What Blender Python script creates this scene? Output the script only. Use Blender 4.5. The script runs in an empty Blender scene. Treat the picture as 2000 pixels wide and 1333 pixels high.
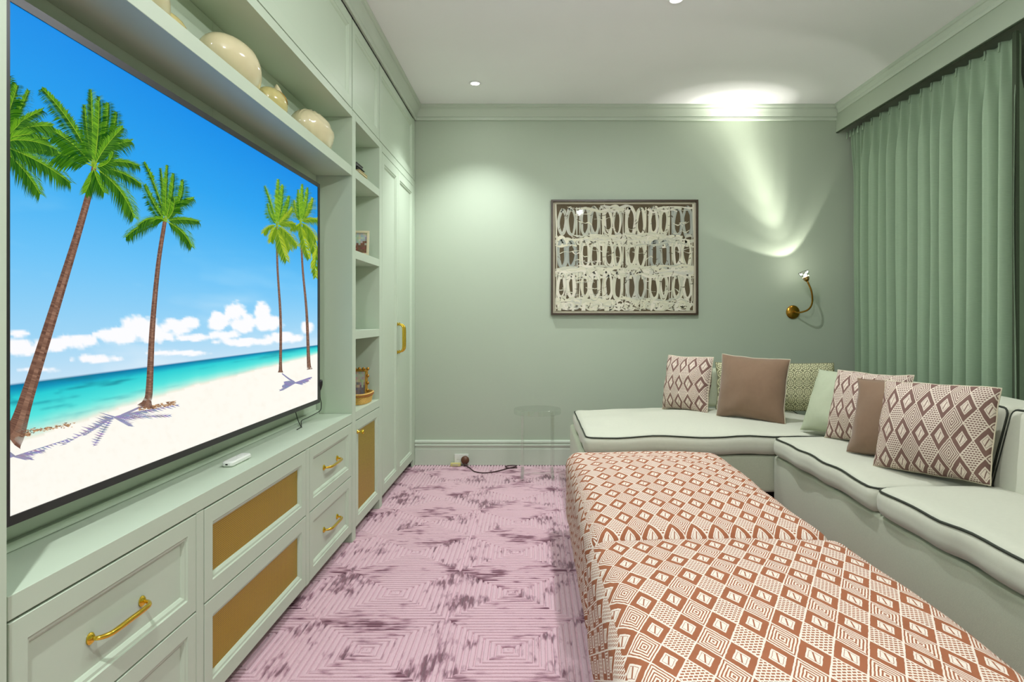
import bpy, math, random
from mathutils import Vector, noise
import numpy as np

random.seed(7)
scene = bpy.context.scene
COL = scene.collection
PI = math.pi

# ------------------------------------------------------------------ camera
H_CAM = 1.21
F_PX = 1333.0
cam_d = bpy.data.cameras.new('camera')
cam_d.sensor_width = 36.0
cam_d.lens = 36.0 * F_PX / 2000.0
cam_d.shift_x = -42.0 / 2000.0
cam_d.shift_y = -46.5 / 2000.0
cam_d.clip_start = 0.05
cam = bpy.data.objects.new('camera', cam_d)
COL.objects.link(cam)
cam.location = (0, 0, H_CAM)
cam.rotation_euler = (PI / 2, 0, 0)
scene.camera = cam

# ------------------------------------------------------------------ world, exposure
world = bpy.data.worlds.new('world')
scene.world = world
world.use_nodes = True
world.node_tree.nodes['Background'].inputs[0].default_value = (0.97, 0.985, 1.0, 1)
world.node_tree.nodes['Background'].inputs[1].default_value = 0.8
scene.view_settings.view_transform = 'Standard'
scene.view_settings.look = 'None'
scene.view_settings.gamma = 1.0
scene.view_settings.use_curve_mapping = False
EXPOSURE = 0.74
scene.view_settings.exposure = EXPOSURE
scene.cycles.use_denoising = True
scene.cycles.max_bounces = 7
scene.cycles.diffuse_bounces = 4
scene.cycles.glossy_bounces = 3
scene.cycles.transparent_max_bounces = 24
scene.cycles.sample_clamp_indirect = 4.0
scene.cycles.use_adaptive_sampling = True
scene.cycles.adaptive_threshold = 0.03
scene.cycles.caustics_reflective = False
scene.cycles.caustics_refractive = False

DOWNLIGHT_W = 62.0
DOWNLIGHT_SPILL_W = 26.0
FILL_PENDANT_W = 25.0
SCONCE_W = 240.0

# room numbers
XL, XR = -1.60, 2.72
YF, YB = -2.30, 5.60
ZC = 2.945
XC = -0.972           # front plane of the joinery
XNB = -1.165          # back of the niches


# ------------------------------------------------------------------ helpers
def lin(c):
    return tuple((x / 255 / 12.92) if x / 255 <= 0.04045 else ((x / 255 + 0.055) / 1.055) ** 2.4 for x in c)


class E:
    """tiny expression wrapper round Math nodes"""
    def __init__(s, nt, sock):
        s.nt, s.s = nt, sock

    def _op(s, op, o=None, o2=None):
        n = s.nt.nodes.new('ShaderNodeMath')
        n.operation = op
        for i, v in enumerate((s, o, o2)):
            if v is None:
                continue
            if isinstance(v, E):
                s.nt.links.new(v.s, n.inputs[i])
            else:
                n.inputs[i].default_value = v
        return E(s.nt, n.outputs[0])

    def __add__(s, o): return s._op('ADD', o)
    def __sub__(s, o): return s._op('SUBTRACT', o)
    def __mul__(s, o): return s._op('MULTIPLY', o)
    def __truediv__(s, o): return s._op('DIVIDE', o)
    def __lt__(s, o): return s._op('LESS_THAN', o)
    def __gt__(s, o): return s._op('GREATER_THAN', o)
    def abs(s): return s._op('ABSOLUTE')
    def round(s): return s._op('ROUND')
    def floor(s): return s._op('FLOOR')
    def frac(s): return s._op('FRACT')
    def min(s, o): return s._op('MINIMUM', o)
    def max(s, o): return s._op('MAXIMUM', o)
    def sqrt(s): return s._op('SQRT')
    def cos(s): return s._op('COSINE')
    def inv(s): return s._op('MULTIPLY_ADD', -1.0, 1.0)


def mixc(nt, f, a, b):
    n = nt.nodes.new('ShaderNodeMix')
    n.data_type = 'RGBA'
    for i, v in ((0, f), (6, a), (7, b)):
        if isinstance(v, E):
            nt.links.new(v.s, n.inputs[i])
        elif isinstance(v, bpy.types.NodeSocket):
            nt.links.new(v, n.inputs[i])
        elif i == 0:
            n.inputs[i].default_value = v
        else:
            n.inputs[i].default_value = (*v, 1)
    return n.outputs[2]


MATS = {}


def new_mat(name):
    m = bpy.data.materials.new(name)
    m.use_nodes = True
    MATS[name] = m
    nt = m.node_tree
    return m, nt, nt.nodes['Principled BSDF']


def tex_noise(nt, vec, scale, detail=3, rough=0.5):
    n = nt.nodes.new('ShaderNodeTexNoise')
    n.inputs['Scale'].default_value = scale
    n.inputs['Detail'].default_value = detail
    n.inputs['Roughness'].default_value = rough
    if vec is not None:
        nt.links.new(vec, n.inputs['Vector'])
    return n


def scaled(nt, vec, s):
    n = nt.nodes.new('ShaderNodeMapping')
    n.inputs['Scale'].default_value = s
    nt.links.new(vec, n.inputs['Vector'])
    return n.outputs[0]


def add_bump(nt, b, h, strength, dist=0.01):
    n = nt.nodes.new('ShaderNodeBump')
    n.inputs['Strength'].default_value = strength
    n.inputs['Distance'].default_value = dist
    nt.links.new(h.s if isinstance(h, E) else h, n.inputs['Height'])
    nt.links.new(n.outputs[0], b.inputs['Normal'])


def simple(name, rgb, rough=0.5, metal=0.0, var=0.0, vscale=8, bump=0.0, bscale=200, spec=0.5, sheen=0.0, stretch=(1, 1, 1)):
    m, nt, b = new_mat(name)
    c = lin(rgb)
    b.inputs['Base Color'].default_value = (*c, 1)
    b.inputs['Roughness'].default_value = rough
    b.inputs['Metallic'].default_value = metal
    b.inputs['Specular IOR Level'].default_value = spec
    if sheen:
        b.inputs['Sheen Weight'].default_value = sheen
    tc = nt.nodes.new('ShaderNodeTexCoord').outputs['Object']
    if var:
        n = tex_noise(nt, scaled(nt, tc, stretch), vscale)
        lo = tuple(x * (1 - var) for x in c)
        hi = tuple(min(1, x * (1 + var)) for x in c)
        nt.links.new(mixc(nt, E(nt, n.outputs[0]), lo, hi), b.inputs['Base Color'])
    if bump:
        n = tex_noise(nt, scaled(nt, tc, stretch), bscale, 2)
        add_bump(nt, b, n.outputs[0], bump, 0.002)
    return m


def paint(name, rgb, rough=0.45):
    return simple(name, rgb, rough, var=0.015, vscale=3, bump=0.03, bscale=350, spec=0.35)


paint('wall_paint', (174, 186, 166), 0.55)
paint('joinery_paint', (192, 207, 185), 0.42)
paint('trim_paint', (192, 203, 186), 0.40)
paint('ceiling_paint', (246, 246, 246), 0.7)
simple('shadow_gap', (40, 46, 38), 0.8)
simple('brass', (230, 194, 72), 0.16, 1.0, var=0.05, vscale=20)
simple('aged_brass', (176, 130, 52), 0.24, 1.0, var=0.08, vscale=20)
simple('tv_bezel', (34, 34, 37), 0.38)
simple('black_plastic', (22, 22, 23), 0.4)
simple('white_plastic', (226, 230, 222), 0.35)
simple('upholstery', (197, 199, 181), 0.85, var=0.04, vscale=60, bump=0.10, bscale=420, sheen=0.2, spec=0.2)
simple('upholstery_base', (184, 190, 166), 0.9, var=0.09, vscale=160, bump=0.25, bscale=420, sheen=0.2, spec=0.2, stretch=(1, 1, 1))
simple('dark_piping', (44, 50, 38), 0.7)
simple('cream_piping', (190, 184, 160), 0.8)
simple('brown_fabric', (128, 104, 84), 0.9, var=0.06, vscale=40, bump=0.15, bscale=500, sheen=0.25, spec=0.15)
simple('sage_fabric', (176, 184, 158), 0.9, var=0.05, vscale=40, bump=0.12, bscale=500, spec=0.15)
simple('curtain_fabric', (150, 172, 144), 0.88, var=0.10, vscale=30, bump=0.2, bscale=120, sheen=0.15, spec=0.15, stretch=(1, 1, 8))
simple('curtain_braid', (62, 74, 54), 0.9, var=0.3, vscale=300)
simple('dark_wood_frame', (58, 42, 24), 0.35, var=0.2, vscale=30)
simple('mount_board', (206, 196, 172), 0.8)
simple('canvas_brown', (92, 78, 54), 0.8, var=0.2, vscale=10)
simple('ceramic_cream', (214, 204, 164), 0.12, var=0.08, vscale=14)
simple('ceramic_olive', (196, 184, 120), 0.15, var=0.15, vscale=24)
simple('gilt', (186, 140, 60), 0.35, 0.85, var=0.3, vscale=60)
simple('pale_frame', (214, 206, 170), 0.4, var=0.08, vscale=60)
simple('wicker', (206, 166, 84), 0.7, var=0.2, vscale=120)
simple('wicker_dark', (168, 104, 44), 0.7, var=0.2, vscale=120)
simple('book_grey', (88, 90, 86), 0.6)
simple('book_black', (28, 28, 26), 0.6)
simple('book_yellow', (206, 198, 130), 0.6)
simple('plug_brown', (92, 56, 34), 0.45)
simple('cord_brown', (56, 26, 30), 0.6)
simple('cord_black', (26, 32, 24), 0.6)
simple('dark_plinth', (38, 34, 28), 0.9)
simple('brown_ornament', (140, 92, 48), 0.3, var=0.4, vscale=80)


def emis(name, rgb, s):
    m, nt, b = new_mat(name)
    b.inputs['Base Color'].default_value = (0, 0, 0, 1)
    b.inputs['Emission Color'].default_value = (*lin(rgb), 1)
    b.inputs['Emission Strength'].default_value = s
    return m


emis('lamp_lens', (255, 250, 240), 30.0)
emis('bulb', (255, 246, 225), 14.0)
for k_ in ('lamp_lens', 'bulb'): MATS[k_].cycles.emission_sampling = 'NONE'

# colour-attribute materials
m, nt, b = new_mat('screen_picture')
a = nt.nodes.new('ShaderNodeAttribute'); a.attribute_name = 'Col'
b.inputs['Base Color'].default_value = (0.002, 0.002, 0.002, 1)
b.inputs['Roughness'].default_value = 0.5
b.inputs['Specular IOR Level'].default_value = 0.05
nt.links.new(a.outputs['Color'], b.inputs['Emission Color'])
b.inputs['Emission Strength'].default_value = 2.0 ** -EXPOSURE
m.cycles.emission_sampling = 'NONE'
m, nt, b = new_mat('vertex_print')
a = nt.nodes.new('ShaderNodeAttribute'); a.attribute_name = 'Col'
nt.links.new(a.outputs['Color'], b.inputs['Base Color'])
b.inputs['Roughness'].default_value = 0.6

# clear materials: glossy over transparent, weighted by fresnel
def clear_mat(name, tint, ior, extra=0.0):
    m, nt, b = new_mat(name)
    out = nt.nodes['Material Output']
    nt.nodes.remove(b)
    tr = nt.nodes.new('ShaderNodeBsdfTransparent'); tr.inputs[0].default_value = (*tint, 1)
    gl = nt.nodes.new('ShaderNodeBsdfGlossy'); gl.inputs['Roughness'].default_value = 0.03
    fr = nt.nodes.new('ShaderNodeFresnel'); fr.inputs[0].default_value = ior
    mx = nt.nodes.new('ShaderNodeMixShader')
    ge = nt.nodes.new('ShaderNodeNewGeometry')
    f = (E(nt, fr.outputs[0]) + extra) * E(nt, ge.outputs['Backfacing']).inv()
    nt.links.new(f.s, mx.inputs[0])
    nt.links.new(tr.outputs[0], mx.inputs[1]); nt.links.new(gl.outputs[0], mx.inputs[2])
    nt.links.new(mx.outputs[0], out.inputs[0])
clear_mat('acrylic', (0.965, 0.98, 0.965), 1.49, 0.07)
clear_mat('picture_glass', (0.98, 0.985, 0.98), 1.18)
clear_mat('fill_window_glass', (0.95, 0.97, 0.96), 1.4)
clear_mat('opal_glass', (0.98, 0.98, 0.96), 1.2)
clear_mat('crystal', (0.9, 0.92, 0.88), 1.55, 0.15)


def uv_sock(nt):
    return nt.nodes.new('ShaderNodeUVMap').outputs[0]


def diamond_mat(name, brown, cream, pw=0.077, ph=0.150):
    m, nt, b = new_mat(name)
    sep = nt.nodes.new('ShaderNodeSeparateXYZ')
    nt.links.new(uv_sock(nt), sep.inputs[0])
    u = E(nt, sep.outputs[0]) / pw
    v = E(nt, sep.outputs[1]) / ph
    wob = tex_noise(nt, uv_sock(nt), 60, 2)
    w = (E(nt, wob.outputs[0]) - 0.5) * 0.05
    su, sv = u - u.round(), v - v.round()
    d = su.abs() + sv.abs() + w
    e = d.min(d.inv())
    is_brown = d < 0.5
    line = e > 0.472
    # brown cell
    core = e < 0.255
    loop = (e > 0.170) * (e < 0.192)
    slash = ((su * 1.0 - sv * 0.45).abs() < 0.022) * (e < 0.17)
    b1 = core.inv().max(loop * 0.8).max(slash)
    # concentric cell
    ring = (e * 9.5).frac() < 0.46
    # dashed cell
    row = (v * 14.0)
    dash = ((row.frac() < 0.55) * ((u * 7.5 + row.floor() * 0.5).frac() < 0.74))
    par = (u.floor() * 0.5).frac() > 0.25
    light = ring * par + dash * par.inv()
    amt = b1 * is_brown + light * is_brown.inv()
    amt = amt * line.inv()
    nz = tex_noise(nt, uv_sock(nt), 14, 3)
    cb = mixc(nt, E(nt, nz.outputs[0]), tuple(x * 0.85 for x in lin(brown)), tuple(x * 1.15 for x in lin(brown)))
    nt.links.new(mixc(nt, amt, lin(cream), cb), b.inputs['Base Color'])
    b.inputs['Roughness'].default_value = 0.85
    b.inputs['Specular IOR Level'].default_value = 0.2
    wv = tex_noise(nt, uv_sock(nt), 700, 1)
    add_bump(nt, b, E(nt, wv.outputs[0]) * 0.5 + amt.inv() * 0.5, 0.25, 0.0015)


diamond_mat('rust_diamond_fabric', (158, 98, 68), (232, 220, 206))
diamond_mat('mauve_diamond_fabric', (124, 96, 88), (222, 208, 192), 0.076, 0.128)

m, nt, b = new_mat('medallion_fabric')
sep = nt.nodes.new('ShaderNodeSeparateXYZ')
nt.links.new(uv_sock(nt), sep.inputs[0])
u = E(nt, sep.outputs[0]) / 0.058
v = E(nt, sep.outputs[1]) / 0.058
cu, cv = u.frac() - 0.5, v.frac() - 0.5
r = (cu * cu + cv * cv).sqrt()
th = cu._op('ARCTAN2', cv)
ringm = ((r > 0.38) * (r < 0.46)).max((r > 0.10) * (r < 0.15))
spoke = ((th * 8.0).cos() > 0.45) * (r > 0.17) * (r < 0.35)
dots = (r > 0.56)
amt = ringm.max(spoke).max(dots * 0.8)
nt.links.new(mixc(nt, amt, lin((214, 212, 172)), lin((92, 92, 64))), b.inputs['Base Color'])
b.inputs['Roughness'].default_value = 0.9

# carpet: two-tone rubbed pile, streaks follow the rib direction held in the attribute
m, nt, b = new_mat('carpet_plum')
geo = nt.nodes.new('ShaderNodeTexCoord').outputs['Object']
at = nt.nodes.new('ShaderNodeAttribute'); at.attribute_name = 'Col'
sp = nt.nodes.new('ShaderNodeSeparateColor'); nt.links.new(at.outputs['Color'], sp.inputs[0])
dirn = E(nt, sp.outputs[0])
n1 = tex_noise(nt, scaled(nt, geo, (0.22, 1, 1)), 46, 3)     # streaks along x
n2 = tex_noise(nt, scaled(nt, geo, (1, 0.22, 1)), 46, 3)     # streaks along y
big = tex_noise(nt, geo, 4.2, 3, 0.6)
st = E(nt, n1.outputs[0]) * dirn.inv() + E(nt, n2.outputs[0]) * dirn
val = st * 0.50 + E(nt, big.outputs[0]) * 0.68
rmp = nt.nodes.new('ShaderNodeValToRGB')
nt.links.new(val.s, rmp.inputs[0])
el = rmp.color_ramp.elements
el[0].position, el[0].color = 0.612, (*lin((230, 196, 205)), 1)
el[1].position, el[1].color = 0.71, (*lin((134, 96, 108)), 1)
e2 = rmp.color_ramp.elements.new(0.660); e2.color = (*lin((200, 162, 174)), 1)
fine = tex_noise(nt, geo, 260, 2)
cc = mixc(nt, E(nt, fine.outputs[0]) * 0.35, rmp.outputs[0], lin((120, 84, 96)))
nt.links.new(cc, b.inputs['Base Color'])
b.inputs['Roughness'].default_value = 0.95
b.inputs['Specular IOR Level'].default_value = 0.1
b.inputs['Sheen Weight'].default_value = 0.35
b.inputs['Sheen Roughness'].default_value = 0.4
add_bump(nt, b, fine.outputs[0], 0.5, 0.003)

# woven brass grille: 4 mm wire lattice over a dark lining
m, nt, b = new_mat('brass_grille')
sep = nt.nodes.new('ShaderNodeSeparateXYZ')
nt.links.new(nt.nodes.new('ShaderNodeTexCoord').outputs['Object'], sep.inputs[0])
gu = (E(nt, sep.outputs[1]) / 0.0062).frac() - 0.5
gv = (E(nt, sep.outputs[2]) / 0.0062).frac() - 0.5
hole = (gu.abs() < 0.27) * (gv.abs() < 0.27)
nt.links.new(mixc(nt, hole, lin((196, 164, 34)), lin((70, 56, 6))), b.inputs['Base Color'])
nt.links.new((hole.inv() * 0.55).s, b.inputs['Metallic'])
b.inputs['Roughness'].default_value = 0.42
add_bump(nt, b, hole.inv(), 0.6, 0.001)


class MB:
    def __init__(s):
        s.v, s.f, s.uv, s.c = [], [], [], []

    def vert(s, p):
        s.v.append((p[0], p[1], p[2])); return len(s.v) - 1

    def face(s, idx, uv=None, col=None):
        s.f.append(tuple(idx)); s.uv.append(uv); s.c.append(col)

    def quad(s, a, b, c, d, col=None, uv=None):
        i = len(s.v); s.v += [tuple(a), tuple(b), tuple(c), tuple(d)]
        s.face((i, i + 1, i + 2, i + 3), uv, col)

    def poly(s, pts, col=None):
        i = len(s.v); s.v += [tuple(p) for p in pts]
        s.face(range(i, i + len(pts)), None, col)

    def box(s, x0, x1, y0, y1, z0, z1):
        i = len(s.v)
        s.v += [(x, y, z) for x in (x0, x1) for y in (y0, y1) for z in (z0, z1)]
        for q in ((0, 1, 3, 2), (4, 6, 7, 5), (0, 4, 5, 1), (2, 3, 7, 6), (0, 2, 6, 4), (1, 5, 7, 3)):
            s.face([i + k for k in q])
        return s

    def rings(s, rings, closed=True, cap0=False, cap1=False):
        n = len(rings[0]); base = len(s.v)
        for r in rings:
            s.v += [tuple(p) for p in r]
        for k in range(len(rings) - 1):
            a, b2 = base + k * n, base + (k + 1) * n
            for j in range(n if closed else n - 1):
                j2 = (j + 1) % n
                s.face((a + j, a + j2, b2 + j2, b2 + j))
        if cap0: s.face(reversed(range(base, base + n)))
        if cap1: s.face(range(base + (len(rings) - 1) * n, base + len(rings) * n))
        return s

    def tube(s, pts, rad, n=8, caps=True, closed=False):
        P = [Vector(p) for p in pts]
        R = rad if isinstance(rad, (list, tuple)) else [rad] * len(P)
        rs = []; up = None
        for i, p in enumerate(P):
            if closed:
                t = P[(i + 1) % len(P)] - P[i - 1]
            else:
                t = P[min(i + 1, len(P) - 1)] - P[max(i - 1, 0)]
            t.normalize()
            if up is None:
                up = Vector((0, 0, 1)) if abs(t.z) < 0.9 else Vector((1, 0, 0))
            a = t.cross(up)
            if a.length < 1e-6:
                a = t.cross(Vector((0, 1, 0.1)))
            a.normalize(); bb = a.cross(t).normalized(); up = bb
            rs.append([p + (a * math.cos(2 * PI * k / n) + bb * math.sin(2 * PI * k / n)) * R[i] for k in range(n)])
        if closed: rs.append(rs[0])
        s.rings(rs, True, caps and not closed, caps and not closed)
        return s

    def lathe(s, prof, o, axis=(0, 0, 1), n=20, cap=True):
        ax = Vector(axis).normalized()
        a = ax.orthogonal().normalized(); b2 = ax.cross(a)
        o = Vector(o)
        rs = [[o + ax * h + (a * math.cos(2 * PI * k / n) + b2 * math.sin(2 * PI * k / n)) * max(r, 1e-5) for k in range(n)] for r, h in prof]
        s.rings(rs, True, cap, cap)
        return s

    def sphere(s, o, r, n=16, m=10, deform=None):
        rs = []
        for i in range(m + 1):
            t = -PI / 2 + PI * i / m
            row = []
            for k in range(n):
                p = Vector((math.cos(t) * math.cos(2 * PI * k / n), math.cos(t) * math.sin(2 * PI * k / n), math.sin(t)))
                if i in (0, m): p = Vector((1e-4 * math.cos(2 * PI * k / n), 1e-4 * math.sin(2 * PI * k / n), math.sin(t)))
                q = Vector((p.x * r[0], p.y * r[1], p.z * r[2]))
                if deform: q = Vector(deform(q, p))
                row.append(q + Vector(o))
            rs.append(row)
        s.rings(rs, True, True, True)
        return s

    def build(s, name, mat, parent=None, smooth=False, bevel=0.0, origin=None, angle=None, world=None):
        me = bpy.data.meshes.new(name)
        vs = s.v
        o = Vector((0, 0, 0)) if origin is None else Vector(origin)
        if origin is not None:
            vs = [(p[0] - o.x, p[1] - o.y, p[2] - o.z) for p in vs]
        me.from_pydata(vs, [], s.f)
        if any(u is not None for u in s.uv):
            ul = me.uv_layers.new(name='UVMap')
            flat = []
            for f, u in zip(s.f, s.uv):
                flat += [c for q in (u if u is not None else [(0, 0)] * len(f)) for c in q]
            ul.data.foreach_set('uv', flat)
        if any(c is not None for c in s.c):
            ca = me.color_attributes.new('Col', 'FLOAT_COLOR', 'CORNER')
            flat = []
            for f, c in zip(s.f, s.c):
                c = c if c is not None else (0, 0, 0)
                if isinstance(c[0], (tuple, list)):
                    for q in c: flat += [*q, 1]
                else:
                    flat += [*c, 1] * len(f)
            ca.data.foreach_set('color', flat)
        me.materials.append(MATS[mat])
        if smooth:
            me.polygons.foreach_set('use_smooth', [True] * len(me.polygons))
        me.update()
        ob = bpy.data.objects.new(name, me)
        COL.objects.link(ob)
        if parent is not None:
            ob.parent = parent
            pl = parent_world(parent)
            ob.location = o - pl
        else:
            ob.location = o
        if bevel:
            md = ob.modifiers.new('bevel', 'BEVEL')
            md.width = bevel; md.segments = 2; md.limit_method = 'ANGLE'
            md.angle_limit = math.radians(40)
        return ob


def parent_world(p):
    l = Vector((0, 0, 0))
    while p is not None:
        l += Vector(p.location); p = p.parent
    return l


def fixn(ob):
    """make normals consistent"""
    import bmesh
    bm = bmesh.new(); bm.from_mesh(ob.data)
    bmesh.ops.recalc_face_normals(bm, faces=bm.faces)
    bm.to_mesh(ob.data); bm.free()
    return ob


def autosmooth(ob, deg=35):
    me = ob.data
    me.polygons.foreach_set('use_smooth', [True] * len(me.polygons))
    me.set_sharp_from_angle(angle=math.radians(deg))
    return ob


def tag(o, label, cat, group=None, kind=None):
    if label: o['label'] = label
    if cat: o['category'] = cat
    if group: o['group'] = group
    if kind: o['kind'] = kind
    return o


def thing(name, label, cat, loc=(0, 0, 0), group=None):
    o = bpy.data.objects.new(name, None)
    o.empty_display_size = 0.05
    COL.objects.link(o); o.location = loc
    return tag(o, label, cat, group)


def struct(name, mb, mat, label=None, **k):
    o = mb.build(name, mat, **k); o['kind'] = 'structure'
    if label: o['label'] = label
    return o


def bez(p0, p1, p2, t):
    return tuple((1 - t) ** 2 * a + 2 * t * (1 - t) * b2 + t * t * c for a, b2, c in zip(p0, p1, p2))


def catmull(pts, k=6):
    P = [Vector(p) for p in pts]
    P = [P[0] * 2 - P[1]] + P + [P[-1] * 2 - P[-2]]
    out = []
    for i in range(1, len(P) - 2):
        for j in range(k):
            t = j / k
            a, b2, c, d = P[i - 1], P[i], P[i + 1], P[i + 2]
            out.append(0.5 * ((2 * b2) + (c - a) * t + (2 * a - 5 * b2 + 4 * c - d) * t * t + (3 * b2 - a - 3 * c + d) * t ** 3))
    out.append(P[-2])
    return out


# ================================================================== SETTING
# floor: ribbed carpet, nested square ribs, real relief
S = 0.516; OX, OY = -0.35, 2.741; NR = 11
mb = MB()
PH = 0.0095
prof = ((0.0, -PH), (0.10, -0.0022), (0.22, -0.0004), (0.42, 0.0), (0.62, -0.0004), (0.74, -0.0022), (0.84, -PH), (1.0, -PH))
for i in range(-3, 7):
    for j in range(-10, 6):
        cx, cy = OX + (i + 0.5) * S, OY + (j + 0.5) * S
        if cx - S / 2 > XR or cx + S / 2 < XL or cy - S / 2 > YB or cy + S / 2 < YF: continue
        if cx > 2.4 or cy < -0.6:                      # far out of sight: flat carpet
            z = -0.001
            mb.quad((cx - S / 2, cy - S / 2, z), (cx + S / 2, cy - S / 2, z), (cx + S / 2, cy + S / 2, z), (cx - S / 2, cy + S / 2, z), (0, 0, 0))
            continue
        p = S / 2 / NR
        for k in range(NR):
            for q in range(len(prof) - 1):
                d0, d1 = (k + prof[q][0]) * p, (k + prof[q + 1][0]) * p
                z0, z1 = prof[q][1], prof[q + 1][1]
                for sx, sy, dr in ((0, 1, 0), (0, -1, 0), (1, 0, 1), (-1, 0, 1)):
                    if dr == 0:
                        A, B = (cx - d0, cy + sy * d0, z0), (cx + d0, cy + sy * d0, z0)
                        C, D = (cx + d1, cy + sy * d1, z1), (cx - d1, cy + sy * d1, z1)
                        pts = (A, B, C, D) if sy > 0 else (B, A, D, C)
                    else:
                        A, B = (cx + sx * d0, cy - d0, z0), (cx + sx * d0, cy + d0, z0)
                        C, D = (cx + sx * d1, cy + d1, z1), (cx + sx * d1, cy - d1, z1)
                        pts = (B, A, D, C) if sx > 0 else (A, B, C, D)
                    pts = [(min(max(x, XL), XR), min(max(y, YF), YB), z) for x, y, z in pts]
                    if d0 == 0:
                        mb.poly((pts[0], pts[2], pts[3]) if dr == 0 or True else pts, (dr, 0, 0))
                    else:
                        mb.quad(*pts, col=(dr, 0, 0))
floor = struct('floor', mb, 'carpet_plum', 'plum carpet with ribbed nested square pattern')
fixn(floor)
# recalc may flip single-sided sheets; make sure they face up
if sum(pg.normal.z for pg in floor.data.polygons) < 0:
    floor.data.flip_normals()

mb = MB(); mb.box(XL, XR, YF, YB, -0.12, -0.012)
struct('floor', mb, 'dark_plinth', 'floor slab under the carpet')

mb = MB(); mb.box(XL, XR, YF, YB, ZC, ZC + 0.1)
struct('ceiling', mb, 'ceiling_paint', 'plain white ceiling')
mb = MB(); mb.box(XL, XR, YB, YB + 0.1, -0.1, ZC)
struct('wall_back', mb, 'wall_paint', 'sage green end wall behind the sofa')
mb = MB(); mb.box(XR, XR + 0.1, YF, YB, -0.1, ZC)
struct('wall_right', mb, 'wall_paint', 'sage green wall behind the curtain')
mb = MB(); mb.box(XL - 0.1, XL, YF, YB, -0.1, ZC)
struct('wall_left', mb, 'wall_paint', 'sage green wall behind the joinery')
# front wall (behind the camera) with an unseen window added for fill light
WX0, WX1, WZ0, WZ1 = -0.7, 2.1, 0.75, 2.45
mb = MB()
mb.box(XL, WX0, YF - 0.1, YF, -0.1, ZC); mb.box(WX1, XR, YF - 0.1, YF, -0.1, ZC)
mb.box(WX0, WX1, YF - 0.1, YF, -0.1, WZ0); mb.box(WX0, WX1, YF - 0.1, YF, WZ1, ZC)
struct('wall_front', mb, 'wall_paint', 'sage green wall with an added fill-light window behind the viewer')
mb = MB()
mb.box(WX0, WX1, YF - 0.07, YF - 0.03, WZ0, WZ0 + 0.05); mb.box(WX0, WX1, YF - 0.07, YF - 0.03, WZ1 - 0.05, WZ1)
for x in (WX0, (WX0 + WX1) / 2 - 0.025, WX1 - 0.05):
    mb.box(x, x + 0.05, YF - 0.07, YF - 0.03, WZ0 + 0.05, WZ1 - 0.05)
wf = struct('fill_window_1', mb, 'trim_paint', 'painted frame of an added, unseen fill-light window behind the viewer')
mb = MB(); mb.box(WX0 + 0.05, WX1 - 0.05, YF - 0.052, YF - 0.048, WZ0 + 0.05, WZ1 - 0.05)
mb.build('pane', 'fill_window_glass', wf)
pl = bpy.data.lights.new('fill_window_portal', 'AREA'); pl.shape = 'RECTANGLE'
pl.size, pl.size_y = WX1 - WX0, WZ1 - WZ0
pl.cycles.is_portal = True
po = bpy.data.objects.new('fill_window_portal', pl); COL.objects.link(po)
po.location = ((WX0 + WX1) / 2, YF - 0.11, (WZ0 + WZ1) / 2); po.rotation_euler = (PI / 2, 0, 0)
po.parent = wf

# cornice profile (distance from wall, drop from ceiling)
CORN = [(0, -.122), (.013, -.122), (.018, -.116), (.018, -.100), (.013, -.095), (.022, -.085), (.030, -.062), (.042, -.044), (.046, -.038), (.046, -.026), (.054, -.022), (.058, -.014), (.058, 0), (0, 0)]
def extrude(prof3, name, mat):
    mb = MB(); mb.rings(prof3, True, True, True); o = mb.build(name, mat); fixn(o); autosmooth(o, 25)
    o['kind'] = 'structure'; return o
XP = 2.480            # pelmet face
a = extrude([[(x, YB - d, ZC + z) for d, z in CORN] for x in (XC, XP)], 'trim_1', 'trim_paint')
a['label'] = 'sage cornice along the top of the end wall'
a = extrude([[(XC + d, y, ZC + z) for d, z in CORN] for y in (YF, YB)], 'trim_2', 'trim_paint')
a['label'] = 'sage cornice above the built-in joinery'
C2 = [(0, -.075), (.008, -.075), (.012, -.062), (.012, -.050), (.02, -.040), (.026, -.024), (.034, -.02), (.036, -.008), (.036, 0), (0, 0)]
a = extrude([[(XP - d, y, ZC + z) for d, z in C2] for y in (YF, YB - 0.06)], 'trim_3', 'trim_paint')
a['label'] = 'slim sage cornice above the curtain pelmet'
# baseboard
BB = [(0, 0), (.022, 0), (.022, .130), (.018, .136), (.018, .150), (.026, .156), (.026, .166), (.016, .172), (.016, .178), (.024, .184), (.022, .196), (.012, .203), (0, .203)]
a = extrude([[(x, YB - d, z) for d, z in BB] for x in (XC + 0.002, XR)], 'baseboard_back', 'trim_paint')
a['label'] = 'tall moulded sage baseboard on the end wall'


# ================================================================== JOINERY
def rect_ring(x, y0, y1, z0, z1, ins):
    return [(x, y0 + ins, z0 + ins), (x, y1 - ins, z0 + ins), (x, y1 - ins, z1 - ins), (x, y0 + ins, z1 - ins)]


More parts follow.
